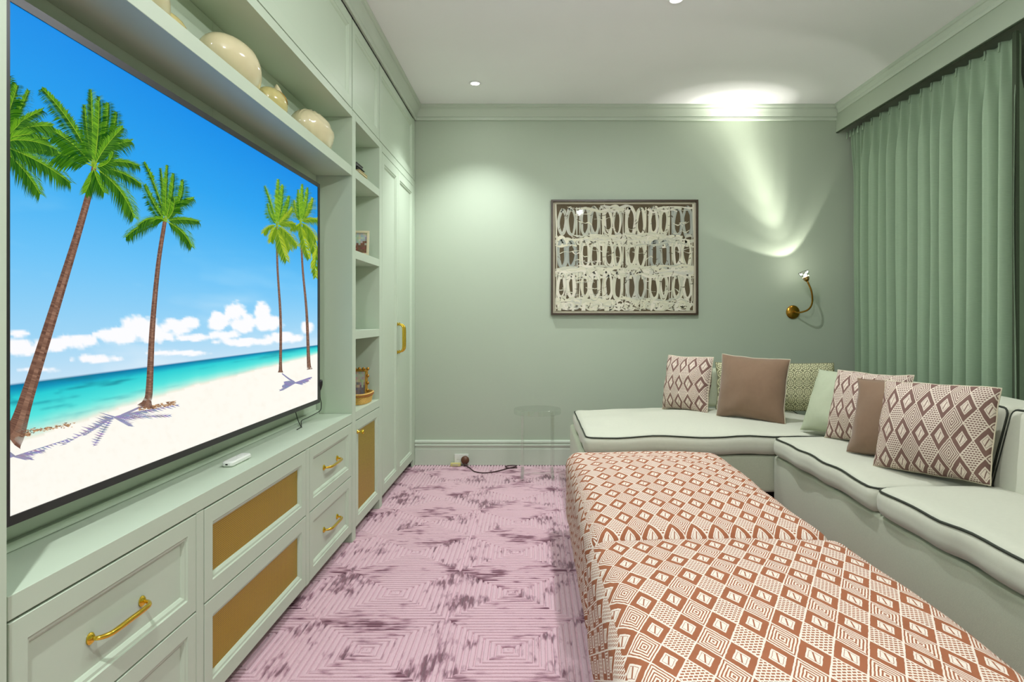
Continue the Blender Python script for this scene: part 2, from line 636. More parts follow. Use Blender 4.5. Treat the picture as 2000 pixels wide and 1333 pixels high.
def panel_front(name, y0, y1, z0, z1, parent, fw=0.047, open_=False, x=XC, th=0.02):
    """shaker front with moulded recess; inner part stays open for a grille"""
    g = 0.0025
    y0 += g; y1 -= g; z0 += g; z1 -= g
    mb = MB()
    steps = [(0, -th), (0, -0.0012), (0.0012, 0), (fw, 0), (fw + .003, -.004), (fw + .010, -.005), (fw + .016, -.010), (fw + .018, -.013)]
    rs = [rect_ring(x + d, y0, y1, z0, z1, i) for i, d in steps]
    if open_:
        rs.append(rect_ring(x - th, y0, y1, z0, z1, fw + .018))
        mb.rings(rs)
    else:
        mb.rings(rs, True, True, True)
    o = mb.build(name, 'joinery_paint', parent)
    fixn(o)
    if open_:
        i = fw + .018
        m2 = MB(); m2.box(x - 0.018, x - 0.014, y0 + i, y1 - i, z0 + i, z1 - i)
        m2.build('grille', 'brass_grille', o)['label'] = 'woven brass grille'
    return o


def bow_handle(y, z, L, parent, x=XC - 0.013, vertical=False, proud=0.034, r=0.0062):
    """bow pull on two round rosettes"""
    mb = MB()
    ctrl = [(0.0, -L / 2), (proud * 0.55, -L / 2 + 0.004), (proud * 0.92, -L / 2 + 0.022), (proud, -L / 4), (proud, 0), (proud, L / 4), (proud * 0.92, L / 2 - 0.022), (proud * 0.55, L / 2 - 0.004), (0.0, L / 2)]
    pts = [Vector((x + a, y, z + b2)) if vertical else Vector((x + a, y + b2, z)) for a, b2 in ctrl]
    pts = catmull(pts, 5)
    n = len(pts)
    rad = [r * (0.62 + 0.5 * math.sin(PI * i / (n - 1)) ** 0.8) for i in range(n)]
    mb.tube(pts, rad, 10)
    for sgn in (-1, 1):
        o = (x, y, z + sgn * L / 2) if vertical else (x, y + sgn * L / 2, z)
        mb.lathe([(0.0, 0), (0.0135, 0.0), (0.0135, 0.003), (0.010, 0.0065), (0.006, 0.009), (0.0, 0.0095)], o, (1, 0, 0), 16)
    o = mb.build('handle', 'brass', parent, smooth=True)
    autosmooth(o, 40); o['label'] = 'polished brass bow handle'
    return o


XB = -1.55
def carcass(y0, y1, z0, z1, parent, x1=XC - 0.021, name='carcass'):
    mb = MB(); mb.box(XB, x1, y0, y1, z0, z1); return mb.build(name, 'shadow_gap', parent)

def stile(y0, y1, z0, z1, parent, name='stile', x0=None, x1=XC):
    mb = MB(); mb.box(XC - 0.02 if x0 is None else x0, x1, y0, y1, z0, z1)
    return mb.build(name, 'joinery_paint', parent, bevel=0.001)

def kick(y0, y1, parent):
    mb = MB(); mb.box(XC - 0.09, XC - 0.07, y0, y1, 0.0, 0.058); return mb.build('kickboard', 'joinery_paint', parent)

ZB0, ZS, ZT = 0.058, 0.361, 0.643      # drawer bottom, split, top
ZW = 0.692                              # worktop surface

# plain wide drawers
t = thing('drawer_cabinet', 'low sage cabinet with plain panelled drawers and long brass handles, nearest the viewer', 'cabinet', (-1.2, 1.63, 0), 'low drawer cabinets under the television')
carcass(1.264, 2.012, ZB0, ZT, t); kick(1.264, 2.012, t)
stile(1.969, 2.012, ZB0 - 0.0, ZT, t)
for z0, z1 in ((ZS, ZT), (ZB0, ZS)):
    d = panel_front('drawer', 1.262, 1.969, z0, z1, t)
    bow_handle(1.615, (z0 + z1) / 2 - 0.006, 0.20, d)
# grille drawers
t = thing('drawer_cabinet', 'low sage cabinet with two wide brass-grille drawers', 'cabinet', (-1.2, 2.48, 0), 'low drawer cabinets under the television')
carcass(2.016, 2.961, ZB0, ZT, t); kick(2.016, 2.961, t)
stile(2.9175, 2.961, ZB0, ZT, t)
for z0, z1 in ((ZS, ZT), (ZB0, ZS)):
    panel_front('drawer', 2.015, 2.9175, z0, z1, t, 0.05, True)
# small drawers
t = thing('drawer_cabinet', 'low sage cabinet with two small drawers and short brass handles', 'cabinet', (-1.2, 3.3, 0), 'low drawer cabinets under the television')
carcass(2.964, 3.655, ZB0, ZT, t); kick(2.964, 3.655, t)
stile(3.640, 3.656, ZB0, ZT, t)
for z0, z1 in ((ZS, ZT), (ZB0, ZS)):
    d = panel_front('drawer', 2.963, 3.640, z0, z1, t)
    bow_handle(3.31, (z0 + z1) / 2 + 0.002, 0.215, d)
# worktop
mb = MB(); mb.box(XB, XC, 1.262, 3.657, ZT + 0.003, ZW)
tag(mb.build('worktop', 'joinery_paint', bevel=0.0015), 'long sage painted worktop below the television', 'worktop')

# media niche: backing boards, long display shelf, top rail
t = thing('wall_niche', 'sage panelled recess behind the television with a long display shelf', 'wall unit', (-1.2, 2.46, ZW))
for y0, y1 in ((1.262, 2.476), (2.478, 3.657)):
    mb = MB(); mb.box(XNB - 0.02, XNB, y0, y1, ZW + 0.001, 2.284); mb.build('back_panel', 'joinery_paint', t)
mb = MB(); mb.box(XNB - 0.0, XNB + 0.016, 1.262, 3.657, ZW + 0.001, ZW + 0.022); mb.build('upstand', 'joinery_paint', t, bevel=0.002)
mb = MB(); mb.box(XNB + 0.001, XC, 1.262, 3.652, 1.968, 2.018); mb.build('shelf', 'joinery_paint', t, bevel=0.0015)
mb = MB(); mb.box(XNB - 0.02, XC, 1.262, 3.657, 2.285, 2.324); mb.build('top_rail', 'joinery_paint', t)

# end panel / tall cabinet that cuts the picture on the left
t = thing('tall_cabinet', 'tall plain sage cabinet side at the left edge, partly hiding the television', 'cabinet', (-1.2, 0.8, 0))
mb = MB(); mb.box(XB, -0.957, 1.222, 1.2395, 0, 2.82); mb.build('side_panel', 'joinery_paint', t)
mb = MB(); mb.box(XB, -0.957, 0.30, 0.32, 0, 2.82); mb.build('side_panel', 'joinery_paint', t)
mb = MB(); mb.box(-0.977, -0.957, 0.3205, 1.2215, 0, 2.82); mb.build('front_panel', 'joinery_paint', t)
mb = MB(); mb.box(XB, -0.975, 1.2400, 1.2615, 0, 2.82); mb.build('filler', 'joinery_paint', t)

# shelf tower with grille door
t = thing('bookcase', 'narrow sage open bookcase with a brass-grille door below', 'bookcase', (-1.2, 4.02, 0))
stile(3.661, 3.731, 0, 2.324, t, 'post', XNB - 0.02)
stile(4.307, 4.379, 0, 2.324, t, 'post', XNB - 0.02)
carcass(3.733, 4.305, ZB0, ZT, t); kick(3.733, 4.305, t)
mb = MB(); mb.box(XNB - 0.02, XNB, 3.7315, 4.3065, ZW, 2.284); mb.build('back_panel', 'joinery_paint', t)
mb = MB(); mb.box(XNB, XC, 3.7315, 4.3065, ZT + 0.003, ZW); mb.build('bottom_shelf', 'joinery_paint', t)
for z in (1.09, 1.530, 1.972):
    mb = MB(); mb.box(XNB + 0.001, XC - 0.001, 3.732, 4.306, z, z + 0.046); mb.build('shelf', 'joinery_paint', t, bevel=0.0012)
mb = MB(); mb.box(XNB - 0.02, XC, 3.7315, 4.3065, 2.283, 2.324); mb.build('top_rail', 'joinery_paint', t)
d = panel_front('door', 3.733, 4.305, ZB0, ZT, t, 0.05, True)
mb = MB(); mb.lathe([(0.0, 0), (0.012, 0), (0.012, .003), (.005, .006), (.005, .020), (.011, .025), (.013, .031), (.010, .037), (0, .039)], (XC, 3.765, 0.578), (1, 0, 0), 16)
o = mb.build('knob', 'brass', d, smooth=True); o['label'] = 'small brass knob'

# tall cupboard
t = thing('cupboard', 'tall sage two-door cupboard in the corner with brass pulls', 'cupboard', (-1.2, 4.98, 0))
carcass(4.382, 5.595, ZB0, 2.27, t); kick(4.382, 5.515, t)
stile(5.517, 5.598, 0, 2.324, t, 'filler')
mb = MB(); mb.box(XC - 0.02, XC, 4.381, 5.516, 2.273, 2.324); mb.build('top_rail', 'joinery_paint', t)
d = panel_front('door', 4.382, 4.905, ZB0, 2.272, t, 0.062)
bow_handle(4.874, 1.06, 0.20, d, x=XC, vertical=True, proud=0.042, r=0.0075)
d = panel_front('door', 4.905, 5.516, ZB0, 2.272, t, 0.062)
bow_handle(4.938, 1.06, 0.20, d, x=XC, vertical=True, proud=0.042, r=0.0075)

# overhead cabinets
for y0, y1, lab in ((1.264, 2.378, 'overhead sage cabinet above the left half of the television, mostly out of view'),
                    (2.382, 3.656, 'wide overhead sage cabinet above the ceramic ornaments'),
                    (3.664, 4.304, 'narrow overhead sage cabinet above the open bookcase'),
                    (4.312, 5.596, 'overhead sage cabinet above the tall corner cupboard')):
    t = thing('overhead_cabinet', lab, 'cabinet', (-1.2, (y0 + y1) / 2, 2.326), 'overhead cabinets')
    carcass(y0, y1, 2.326, 2.82, t)
    yr = min(y1, 5.515)
    panel_front('door', y0 + 0.002, yr - 0.002, 2.327, 2.815, t, 0.055)
    if y1 > 5.52: stile(5.517, y1, 2.326, 2.82, t, 'filler')


# ================================================================== TELEVISION
XS = -1.085
TY0, TY1, TZ0, TZ1 = 1.385, 3.468, 0.776, 1.886
t = thing('television', 'large flat television showing a tropical beach with palm trees', 'television', (XS - 0.03, (TY0 + TY1) / 2, TZ0))
mb = MB(); mb.box(XS - 0.045, XS - 0.004, TY0, TY1, TZ0, TZ1); mb.build('casing', 'tv_bezel', t, bevel=0.003)
mb = MB(); bz = 0.020
mb.box(XS - 0.0035, XS, TY0, TY1, TZ0, TZ0 + bz); mb.box(XS - 0.0035, XS, TY0, TY1, TZ1 - bz, TZ1)
mb.box(XS - 0.0035, XS, TY0, TY0 + 0.03, TZ0 + bz, TZ1 - bz); mb.box(XS - 0.0035, XS, TY1 - 0.03, TY1, TZ0 + bz, TZ1 - bz)
mb.build('bezel', 'tv_bezel', t)
mb = MB(); mb.box(XNB + 0.001, XS - 0.046, 2.2, 2.65, 1.1, 1.5); mb.build('wall_mount', 'black_plastic', t)

# --- picture on the screen, composed in its own picture grid (a: 0-2000, b: 0-1333) mapped onto the flat panel
SY0, SY1, SZ0, SZ1 = TY0 + 0.03, TY1 - 0.03, TZ0 + bz, TZ1 - bz
def scr(a, b2, layer=0.0):
    y = -XS * F_PX / (1042.0 - a)
    z = H_CAM + (620.0 - b2) * y / F_PX
    return (XS - 0.0032 + layer, min(max(y, SY0), SY1), min(max(z, SZ0), SZ1))

def fbm(x, y, s, oct_=4):
    return noise.fractal(Vector((x * s, y * s, 1.7)), 1.0, 2.0, oct_)

CLOUDS = [(40, 678, 42, 16), (100, 676, 40, 12), (150, 668, 45, 13), (190, 702, 45, 8), (235, 655, 45, 16), (275, 640, 40, 22), (310, 652, 50, 16), (345, 640, 35, 16), (372, 630, 20, 11),
          (428, 628, 20, 20), (460, 610, 22, 24), (478, 630, 26, 18), (515, 612, 16, 26), (525, 632, 30, 14), (440, 655, 30, 9), (380, 660, 40, 7), (480, 668, 60, 8), (560, 660, 40, 10), (600, 640, 14, 12), (40, 652, 22, 6), (350, 690, 60, 5), (80, 722, 40, 5)]
NA, NB = 230, 210
mb = MB()
ys = np.linspace(0, 1, NA)
grid = {}
cols = {}
for i in range(NA):
    aa = 4 + (628 - 4) * ys[i]
    y = min(max(-XS * F_PX / (1042 - aa), SY0), SY1)
    for j in range(NB):
        z = SZ1 + (SZ0 - SZ1) * j / (NB - 1)
        bb = 620 - (z - H_CAM) * F_PX / y
        hz = 1.069
        if z > hz:                                    # sky
            k = min(1, max(0, (z - hz) / (SZ1 - hz)))
            stops = [(0, (196, 226, 246)), (0.12, (160, 214, 246)), (0.35, (110, 196, 248)), (0.7, (40, 164, 240)), (1, (10, 142, 232))]
            for (k0, c0), (k1, c1) in zip(stops, stops[1:]):
                if k <= k1:
                    f = (k - k0) / (k1 - k0); c = [p + (q - p) * f for p, q in zip(c0, c1)]; break
            m_ = 0
            for (cx, cy, rx, ry) in CLOUDS:
                q = ((aa - cx) / rx) ** 2 + ((bb - cy) / ry) ** 2
                if q < 2.5: m_ = max(m_, 1 - q / 1.5)
            m_ = min(1, max(0, (m_ + 0.55 * fbm(aa, bb * 1.3, 0.055) - 0.1) * 2.2)) if m_ > 0.02 else 0
            wisp = max(0, fbm(aa * 0.35 + bb * 0.5, bb * 1.4 - aa * 0.3, 0.012) - 0.15) * 0.5 * max(0, 1 - k * 1.6)
            m_ = max(m_, min(0.4, wisp))
            c = [p + (q - p) * m_ for p, q in zip(c, (252, 252, 255))]
        else:
            shore = 0.967 + 0.055 * ((y - 1.42) / 2.0) + 0.004 * fbm(aa, 0, 0.03) - 0.02 * math.exp(-((y - 1.42) / 0.4) ** 2)
            # far water darker, lagoon turquoise, sand white
            k = (hz - z) / max(1e-3, hz - shore)
            if k < 1:
                stops = [(0, (0, 112, 160)), (0.10, (10, 150, 186)), (0.22, (40, 205, 212)), (0.6, (88, 228, 222)), (0.85, (178, 240, 226)), (1, (250, 240, 224))]
                for (k0, c0), (k1, c1) in zip(stops, stops[1:]):
                    if k <= k1:
                        f = (k - k0) / (k1 - k0); c = [p + (q - p) * f for p, q in zip(c0, c1)]; break
                dk = max(0, fbm(aa * 0.25, bb * 2.2 + aa * 0.28, 0.04) - 0.12) * 1.6 * max(0, 1 - k)
                c = [p + (q - p) * min(0.75, dk) for p, q in zip(c, (20, 120, 140))]
            else:
                c = [255, 252, 242]
                g2 = max(0, fbm(aa, bb, 0.09)) * 0.10
                c = [p + (q - p) * g2 for p, q in zip(c, (226, 206, 180))]
        cols[i, j] = lin(c)
        grid[i, j] = mb.vert((XS - 0.0032, y, z))
for i in range(NA - 1):
    for j in range(NB - 1):
        ids = [(i, j), (i, j + 1), (i + 1, j + 1), (i + 1, j)]
        mb.face([grid[q] for q in ids], None, [cols[q] for q in ids])

LAY = [0.0002]
def nextlayer(d=0.00002):
    LAY[0] += d; return LAY[0]

def px_poly(pts, col):
    L = LAY[0]
    mb.poly([scr(p[0], p[1], L) for p in pts], lin(col))

def ribbon_px(path, widths, cfun):
    n = len(path)
    for i in range(n - 1):
        (x0, y0), (x1, y1) = path[i], path[i + 1]
        l = math.hypot(x1 - x0, y1 - y0) or 1
        nx, ny = -(y1 - y0) / l, (x1 - x0) / l
        w0, w1 = widths[i] / 2, widths[i + 1] / 2
        for s0, s1 in ((-1, -0.2), (-0.2, 0.5), (0.5, 1)):
            px_poly([(x0 + nx * w0 * s0, y0 + ny * w0 * s0), (x0 + nx * w0 * s1, y0 + ny * w0 * s1), (x1 + nx * w1 * s1, y1 + ny * w1 * s1), (x1 + nx * w1 * s0, y1 + ny * w1 * s0)], cfun(i / n, s0))

def path_px(ctrl, k=14):
    P = catmull([(x, y, w) for x, y, w in ctrl], k)
    return [(p.x, p.y) for p in P], [p.z for p in P]

def trunk(ctrl, dark=(96, 66, 54), light=(160, 122, 100)):
    p, w = path_px(ctrl, 70)
    nextlayer()
    def cf(t, s0):
        f = random.random() * 0.6 + (0.35 if s0 > -0.5 and s0 < 0.3 else 0)
        return tuple(a2 + (b3 - a2) * min(1, f) for a2, b3 in zip(dark, light))
    ribbon_px(p, w, cf)

def frond(c, tip, bend, wid, green=((18, 70, 14), (128, 186, 34)), tipc=None, n=38):
    """curved midrib with hanging leaflets"""
    x0, y0 = c; x1, y1 = tip
    mx, my = (x0 + x1) / 2, (y0 + y1) / 2
    dx, dy = x1 - x0, y1 - y0
    ctrl = (mx - dy * bend, my + dx * bend)
    L = math.hypot(dx, dy)
    nextlayer()
    n = int(n * 1.5)
    for i in range(n):
        t = 0.10 + 0.90 * i / (n - 1)
        p = bez((x0, y0), ctrl, (x1, y1), t)
        q = bez((x0, y0), ctrl, (x1, y1), min(1, t + 0.02))
        tx, ty = q[0] - p[0], q[1] - p[1]
        if t > 0.985: tx, ty = x1 - ctrl[0], y1 - ctrl[1]
        l = math.hypot(tx, ty) or 1; tx /= l; ty /= l
        ll = 1.55 * wid * (0.30 + 0.70 * math.sin(PI * min(1, t * 0.86 + 0.10)) ** 0.8) * random.uniform(0.7, 1.15)
        for sd in (-1, 1):
            nx, ny = -ty * sd, tx * sd
            ex = p[0] + (tx * 0.75 + nx * 0.75) * ll
            ey = p[1] + (ty * 0.75 + ny * 0.75) * ll + ll * 0.45
            lit = (0.55 if ny < 0 else 0.15) + random.uniform(-0.15, 0.4)
            col = tuple(a2 + (b3 - a2) * max(0, min(1, lit)) for a2, b3 in zip(*green))
            if tipc and t > 0.72 and random.random() < 0.7: col = tipc
            hw = max(0.8, L / n * 0.75)
            mx2, my2 = p[0] + (ex - p[0]) * 0.55 + tx * ll * 0.10, p[1] + (ey - p[1]) * 0.55 - ll * 0.10
            px_poly([(p[0] - tx * hw, p[1] - ty * hw), (p[0] + tx * hw, p[1] + ty * hw), (mx2 + hw * 0.6, my2), (ex, ey), (mx2 - hw * 0.6, my2)], col)
    nextlayer()
    pts = [bez((x0, y0), ctrl, (x1, y1), i / 14) for i in range(15)]
    w0 = max(1.4, wid * 0.12)
    ribbon_px(pts, [w0 * (1 - 0.7 * i / 14) for i in range(15)], lambda t, s: (150, 190, 50) if s > -0.5 else (110, 150, 30))

def shadow_palm(c, tips, trunk_pts, wid, col=(150, 146, 176)):
    nextlayer()
    for (x, y) in tips:
        for i in range(14):
            t = i / 13
            p = (c[0] + (x - c[0]) * t, c[1] + (y - c[1]) * t)
            ll = wid * (1 - 0.6 * t) * random.uniform(0.6, 1.1)
            for sd in (-1, 1):
                px_poly([(p[0] - 4, p[1] + 0.5), (p[0] + 4, p[1] - 0.5), (p[0] + ll * 1.6 * (1 if x > c[0] else -1), p[1] + sd * ll * 0.5)], tuple(v2 * random.uniform(0.9, 1.12) for v2 in col))
    p, w = path_px(trunk_pts, 8)
    ribbon_px(p, w, lambda t, s: col)

# sand details
shadow_palm((225, 815), [(130, 868), (170, 850), (345, 792), (300, 800), (330, 812), (190, 870), (255, 832)], [(288, 790, 3), (262, 802, 4), (240, 812, 5)], 18)
shadow_palm((30, 892), [(130, 860), (85, 880), (-20, 905), (60, 896)], [(16, 880, 6), (22, 888, 6)], 16)
shadow_palm((578, 748), [(552, 763), (606, 738), (600, 744), (556, 756), (560, 748)], [(552, 730, 2), (565, 740, 3), (576, 747, 4)], 9, (140, 138, 176))
nextlayer()
for cx, cy, l, sgn in ((290, 796, 55, -0.16), (62, 842, 85, -0.16), (30, 850, 30, -0.05)):
    for k in range(120):
        x = cx + random.uniform(-0.3, 1) * l; y = cy + (x - cx) * sgn + random.gauss(0, 2.2)
        w = random.uniform(1.5, 5)
        px_poly([(x - w, y), (x + w, y - w * 0.25), (x + w * 0.3, y + 1.6)], random.choice(((150, 108, 78), (196, 156, 116), (112, 76, 54), (214, 180, 140))))
# palms, far ones first
YG = ((70, 118, 20), (190, 206, 50))
trunk([(606, 722, 11), (604, 706, 7), (600, 610, 5), (592, 520, 4), (588, 430, 4)])
c = (588, 434)
for tip, bd, w in (((618, 505), -.15, 9), ((604, 504), .05, 9), ((570, 446), -.3, 7), ((618, 470), -.2, 9), ((622, 430), -.2, 9), ((576, 392), -.1, 9), ((612, 388), .15, 11), ((592, 361), .02, 11), ((602, 368), .08, 11), ((584, 372), -.03, 10)):
    frond(c, tip, bd, w, YG if tip[1] > 380 else ((50, 110, 20), (150, 196, 40)), n=24)
frond((622, 480), (617, 540), .1, 8, YG, n=16)
trunk([(549, 728, 10), (549, 712, 6), (549, 620, 5), (543, 520, 4), (542, 436, 4)])
c = (542, 440)
for tip, bd, w in (((567, 487), -.1, 10), ((560, 508), .06, 11), ((581, 480), -.12, 11), ((516, 455), .3, 8), ((530, 472), .15, 8), ((577, 438), -.15, 10), ((524, 398), -.12, 9), ((566, 384), .12, 12), ((519, 364), .03, 8), ((545, 352), .0, 12), ((553, 362), .05, 12), ((572, 408), .1, 12)):
    frond(c, tip, bd, w, YG if tip[1] > 400 else ((50, 110, 20), (150, 196, 40)), n=26)
trunk([(286, 796, 34), (289, 784, 17), (293, 760, 14), (299, 640, 11), (310, 520, 9), (322, 440, 8), (325, 424, 6)])
c = (324, 432)
for tip, bd, w in (((375, 482), -.22, 14), ((389, 433), -.12, 12), ((248, 463), .22, 14), ((272, 440), .35, 13), ((378, 388), -.25, 12), ((284, 362), -.05, 12), ((358, 352), .22, 15), ((283, 318), .07, 10), ((315, 330), .02, 11), ((328, 324), -.02, 13), ((340, 340), .06, 14), ((340, 385), .3, 14), ((300, 432), .4, 10)):
    frond(c, tip, bd, w, n=34)
trunk([(18, 862, 56), (34, 838, 38), (56, 770, 27), (112, 590, 20), (152, 460, 15), (178, 366, 13), (186, 318, 9)])
c = (184, 326)
for tip, bd, w in (((168, 376), -.1, 14), ((204, 376), .1, 14), ((262, 424), -.18, 19), ((276, 360), -.16, 15), ((272, 324), -.22, 14), ((40, 292), .14, 22), ((95, 250), .12, 20), ((84, 174), .10, 18), ((256, 276), -.28, 18), ((228, 220), .16, 18), ((212, 202), .1, 20), ((166, 206), -.05, 17), ((178, 176), .0, 18), ((194, 190), .04, 20), ((240, 250), -.1, 18), ((222, 298), .4, 15)):
    frond(c, tip, bd, w, n=44)
c = (-10, 280)
for tip, bd, w in (((78, 378), -.12, 20), ((136, 356), -.1, 20), ((92, 272), -.12, 20), ((102, 246), -.2, 22), ((82, 216), -.1, 18), ((56, 178), .1, 18), ((18, 150), .02, 22), ((34, 168), .05, 20), ((40, 240), .1, 26), ((60, 262), -.1, 24), ((110, 292), -.2, 16)):
    frond(c, tip, bd, w, n=40)
mb.build('screen', 'screen_picture', t)['label'] = 'lit screen with palms, turquoise sea and white sand'

# cable and plug by the television
t = thing('television_cable', 'thin black cable trailing from the television corner onto the worktop', 'cable', (-1.08, 3.36, ZW))
mb = MB()
pts = catmull([(-1.088, 3.478, 0.845), (-1.09, 3.486, 0.80), (-1.085, 3.490, 0.765), (-1.085, 3.47, 0.735), (-1.10, 3.40, 0.722), (-1.11, 3.34, 0.716), (-1.115, 3.28, 0.712), (-1.10, 3.235, 0.699), (-1.09, 3.20, 0.6945), (-1.085, 3.13, 0.6945)], 6)
mb.tube(pts, 0.0022, 6); mb.build('cord', 'cord_black', t, smooth=True)
mb = MB(); mb.tube(catmull([(-1.11, 3.17, 0.79), (-1.105, 3.195, 0.735), (-1.098, 3.215, 0.7), (-1.085, 3.195, 0.6945)], 5), 0.002, 6); mb.build('cord', 'cord_black', t, smooth=True)
mb = MB(); mb.lathe([(0, 0), (.011, .002), (.013, .012), (.012, .03), (.006, .05), (.0025, .056), (0, .056)], (-1.088, 3.4785, 0.892), (0, 0, -1), 12); mb.build('plug', 'black_plastic', t, smooth=True)

# remote on the worktop
t = thing('remote_control', 'small white remote control lying on the worktop', 'remote', (-1.056, 2.43, ZW))
def slab(mb, x0, x1, y0, y1, z0, z1, r):
    def ring(z, ins):
        rr = max(r - ins, 0.001); out = []
        for cx, cy, a0 in ((x1 - r, y1 - r, 0), (x0 + r, y1 - r, 90), (x0 + r, y0 + r, 180), (x1 - r, y0 + r, 270)):
            for k in range(5):
                a2 = math.radians(a0 + k * 22.5); out.append((cx + rr * math.cos(a2), cy + rr * math.sin(a2), z))
        return out
    e = (z1 - z0) * 0.25
    mb.rings([ring(z0, e), ring(z0 + e, 0), ring(z1 - e, 0), ring(z1, e)], True, True, True)
mb = MB(); slab(mb, -1.076, -1.036, 2.350, 2.512, ZW + 0.001, ZW + 0.019, 0.012)
autosmooth(mb.build('body', 'white_plastic', t), 30)
mb = MB(); mb.box(-1.061, -1.053, 2.3490, 2.351, ZW + 0.008, ZW + 0.012); mb.build('port', 'black_plastic', t)
mb = MB(); mb.lathe([(0, 0), (.012, 0), (.012, .001), (.009, .0015), (0, .0008)], (-1.056, 2.455, ZW + 0.019), (0, 0, 1), 16); mb.build('button_pad', 'white_plastic', t)


# ================================================================== ORNAMENTS ON THE LONG SHELF
ZSH = 2.0185
def bird_body(o, r, tail, tail_up=0.3, belly=1.0, ribs=0):
    def df(q, p):
        x, y, z = q
        f = max(0, p.y * tail)                # taper toward the tail end
        k = 1 - 0.62 * f ** 1.6
        zz = z * k + r[2] * tail_up * f ** 2
        if zz < -r[2] * 0.93: zz = -r[2] * 0.93
        if ribs:
            s2 = 1 + 0.03 * math.cos(ribs * math.atan2(p.x, p.z))
            return (x * k * s2, y, zz * s2)
        return (x * k, y, zz)
    mb = MB(); mb.sphere(o, r, 24 if not ribs else 96, 18, df)
    return mb

XO = -1.062
t = thing('ceramic_bird', 'cream ceramic bird with hooked beak at the top left of the long shelf', 'ornament', (XO, 1.9, ZSH), 'cream ceramic ornaments on the long shelf')
o = bird_body((XO, 1.815, ZSH + 0.065), (0.075, 0.17, 0.07), 1, -0.1).build('body', 'ceramic_cream', t, smooth=True); fixn(o)
mb = MB(); mb.sphere((XO, 1.995, ZSH + 0.050), (0.03, 0.085, 0.028)); mb.build('tail', 'ceramic_olive', t, smooth=True)
mb = MB(); mb.tube(catmull([(XO, 1.79, ZSH + 0.10), (XO, 1.82, ZSH + 0.15), (XO, 1.86, ZSH + 0.18)], 5), [0.05, .048, .046, .043, .04, .038, .036, .035, .034, .034, .03], 12); mb.build('neck', 'ceramic_cream', t, smooth=True)
mb = MB(); mb.sphere((XO, 1.885, ZSH + 0.188), (0.036, 0.048, 0.036)); h = mb.build('head', 'ceramic_cream', t, smooth=True)
mb = MB(); mb.tube(catmull([(XO, 1.915, ZSH + 0.182), (XO, 1.950, ZSH + 0.165), (XO, 1.972, ZSH + 0.122), (XO, 1.968, ZSH + 0.084)], 4), [.022, .021, .020, .019, .018, .016, .014, .012, .010, .008, .006, .004, .002], 10); mb.build('beak', 'ceramic_olive', t, smooth=True)

t = thing('ceramic_bird', 'largest plump cream ceramic ornament with a small knob, second on the long shelf', 'ornament', (XO, 2.43, ZSH), 'cream ceramic ornaments on the long shelf')
o = bird_body((XO, 2.42, ZSH + 0.082), (0.085, 0.205, 0.088), 1, -0.25).build('body', 'ceramic_cream', t, smooth=True); fixn(o)
mb = MB(); mb.sphere((XO + 0.01, 2.475, ZSH + 0.165), (0.012, 0.016, 0.012)); mb.build('knob', 'ceramic_cream', t, smooth=True)

t = thing('ceramic_bird', 'small olive ceramic bird with pointed upright tail and scored wing lines', 'ornament', (XO, 2.79, ZSH), 'cream ceramic ornaments on the long shelf')
o = bird_body((XO, 2.78, ZSH + 0.058), (0.055, 0.125, 0.062), 1, -0.1).build('body', 'ceramic_olive', t, smooth=True); fixn(o)
mb = MB(); mb.lathe([(0.002, 0), (.016, .008), (.02, .02), (.014, .038), (.006, .052), (0, .058)], (XO, 2.835, ZSH + 0.10), (0, -0.25, 1), 12); mb.build('tail', 'ceramic_cream', t, smooth=True)
for k in range(5):
    mb = MB(); pts = []
    for q in range(7):
        th_ = 0.35 + 0.16 * q                     # angle down from the crest, on the room side
        py = min(0.92, 0.02 + 0.16 * k + 0.03 * q)
        cr_ = math.sqrt(max(0, 1 - py * py))
        kk = 1 - 0.62 * max(0, py) ** 1.6
        pts.append((XO + 0.055 * cr_ * math.sin(th_) * kk * 1.01, 2.78 + 0.125 * py, ZSH + 0.058 + 0.062 * cr_ * math.cos(th_) * kk * 1.01 - 0.0062 * py ** 2))
    mb.tube(pts, 0.0022, 6); mb.build('wing_line', 'aged_brass', t, smooth=True)

t = thing('ceramic_shell', 'round ribbed cream ceramic shell at the right end of the long shelf', 'ornament', (XO, 3.28, ZSH), 'cream ceramic ornaments on the long shelf')
mb = MB()
def shell_df(q, p):
    s2 = 1 + 0.035 * math.cos(26 * math.atan2(p.x, p.z + 0.15))
    return (q[0] * s2, q[1], max(q[2] * s2, -0.08))
mb.sphere((XO, 3.28, ZSH + 0.081), (0.085, 0.205, 0.092), 120, 18, shell_df)
o = mb.build('body', 'ceramic_cream', t, smooth=True); fixn(o)
mb = MB(); mb.lathe([(0.03, 0), (.034, .004), (.03, .008), (0.0, .008)], (XO, 3.28, ZSH + 0.0), (0, 0, 1), 20); mb.build('foot_ring', 'ceramic_cream', t, smooth=True)


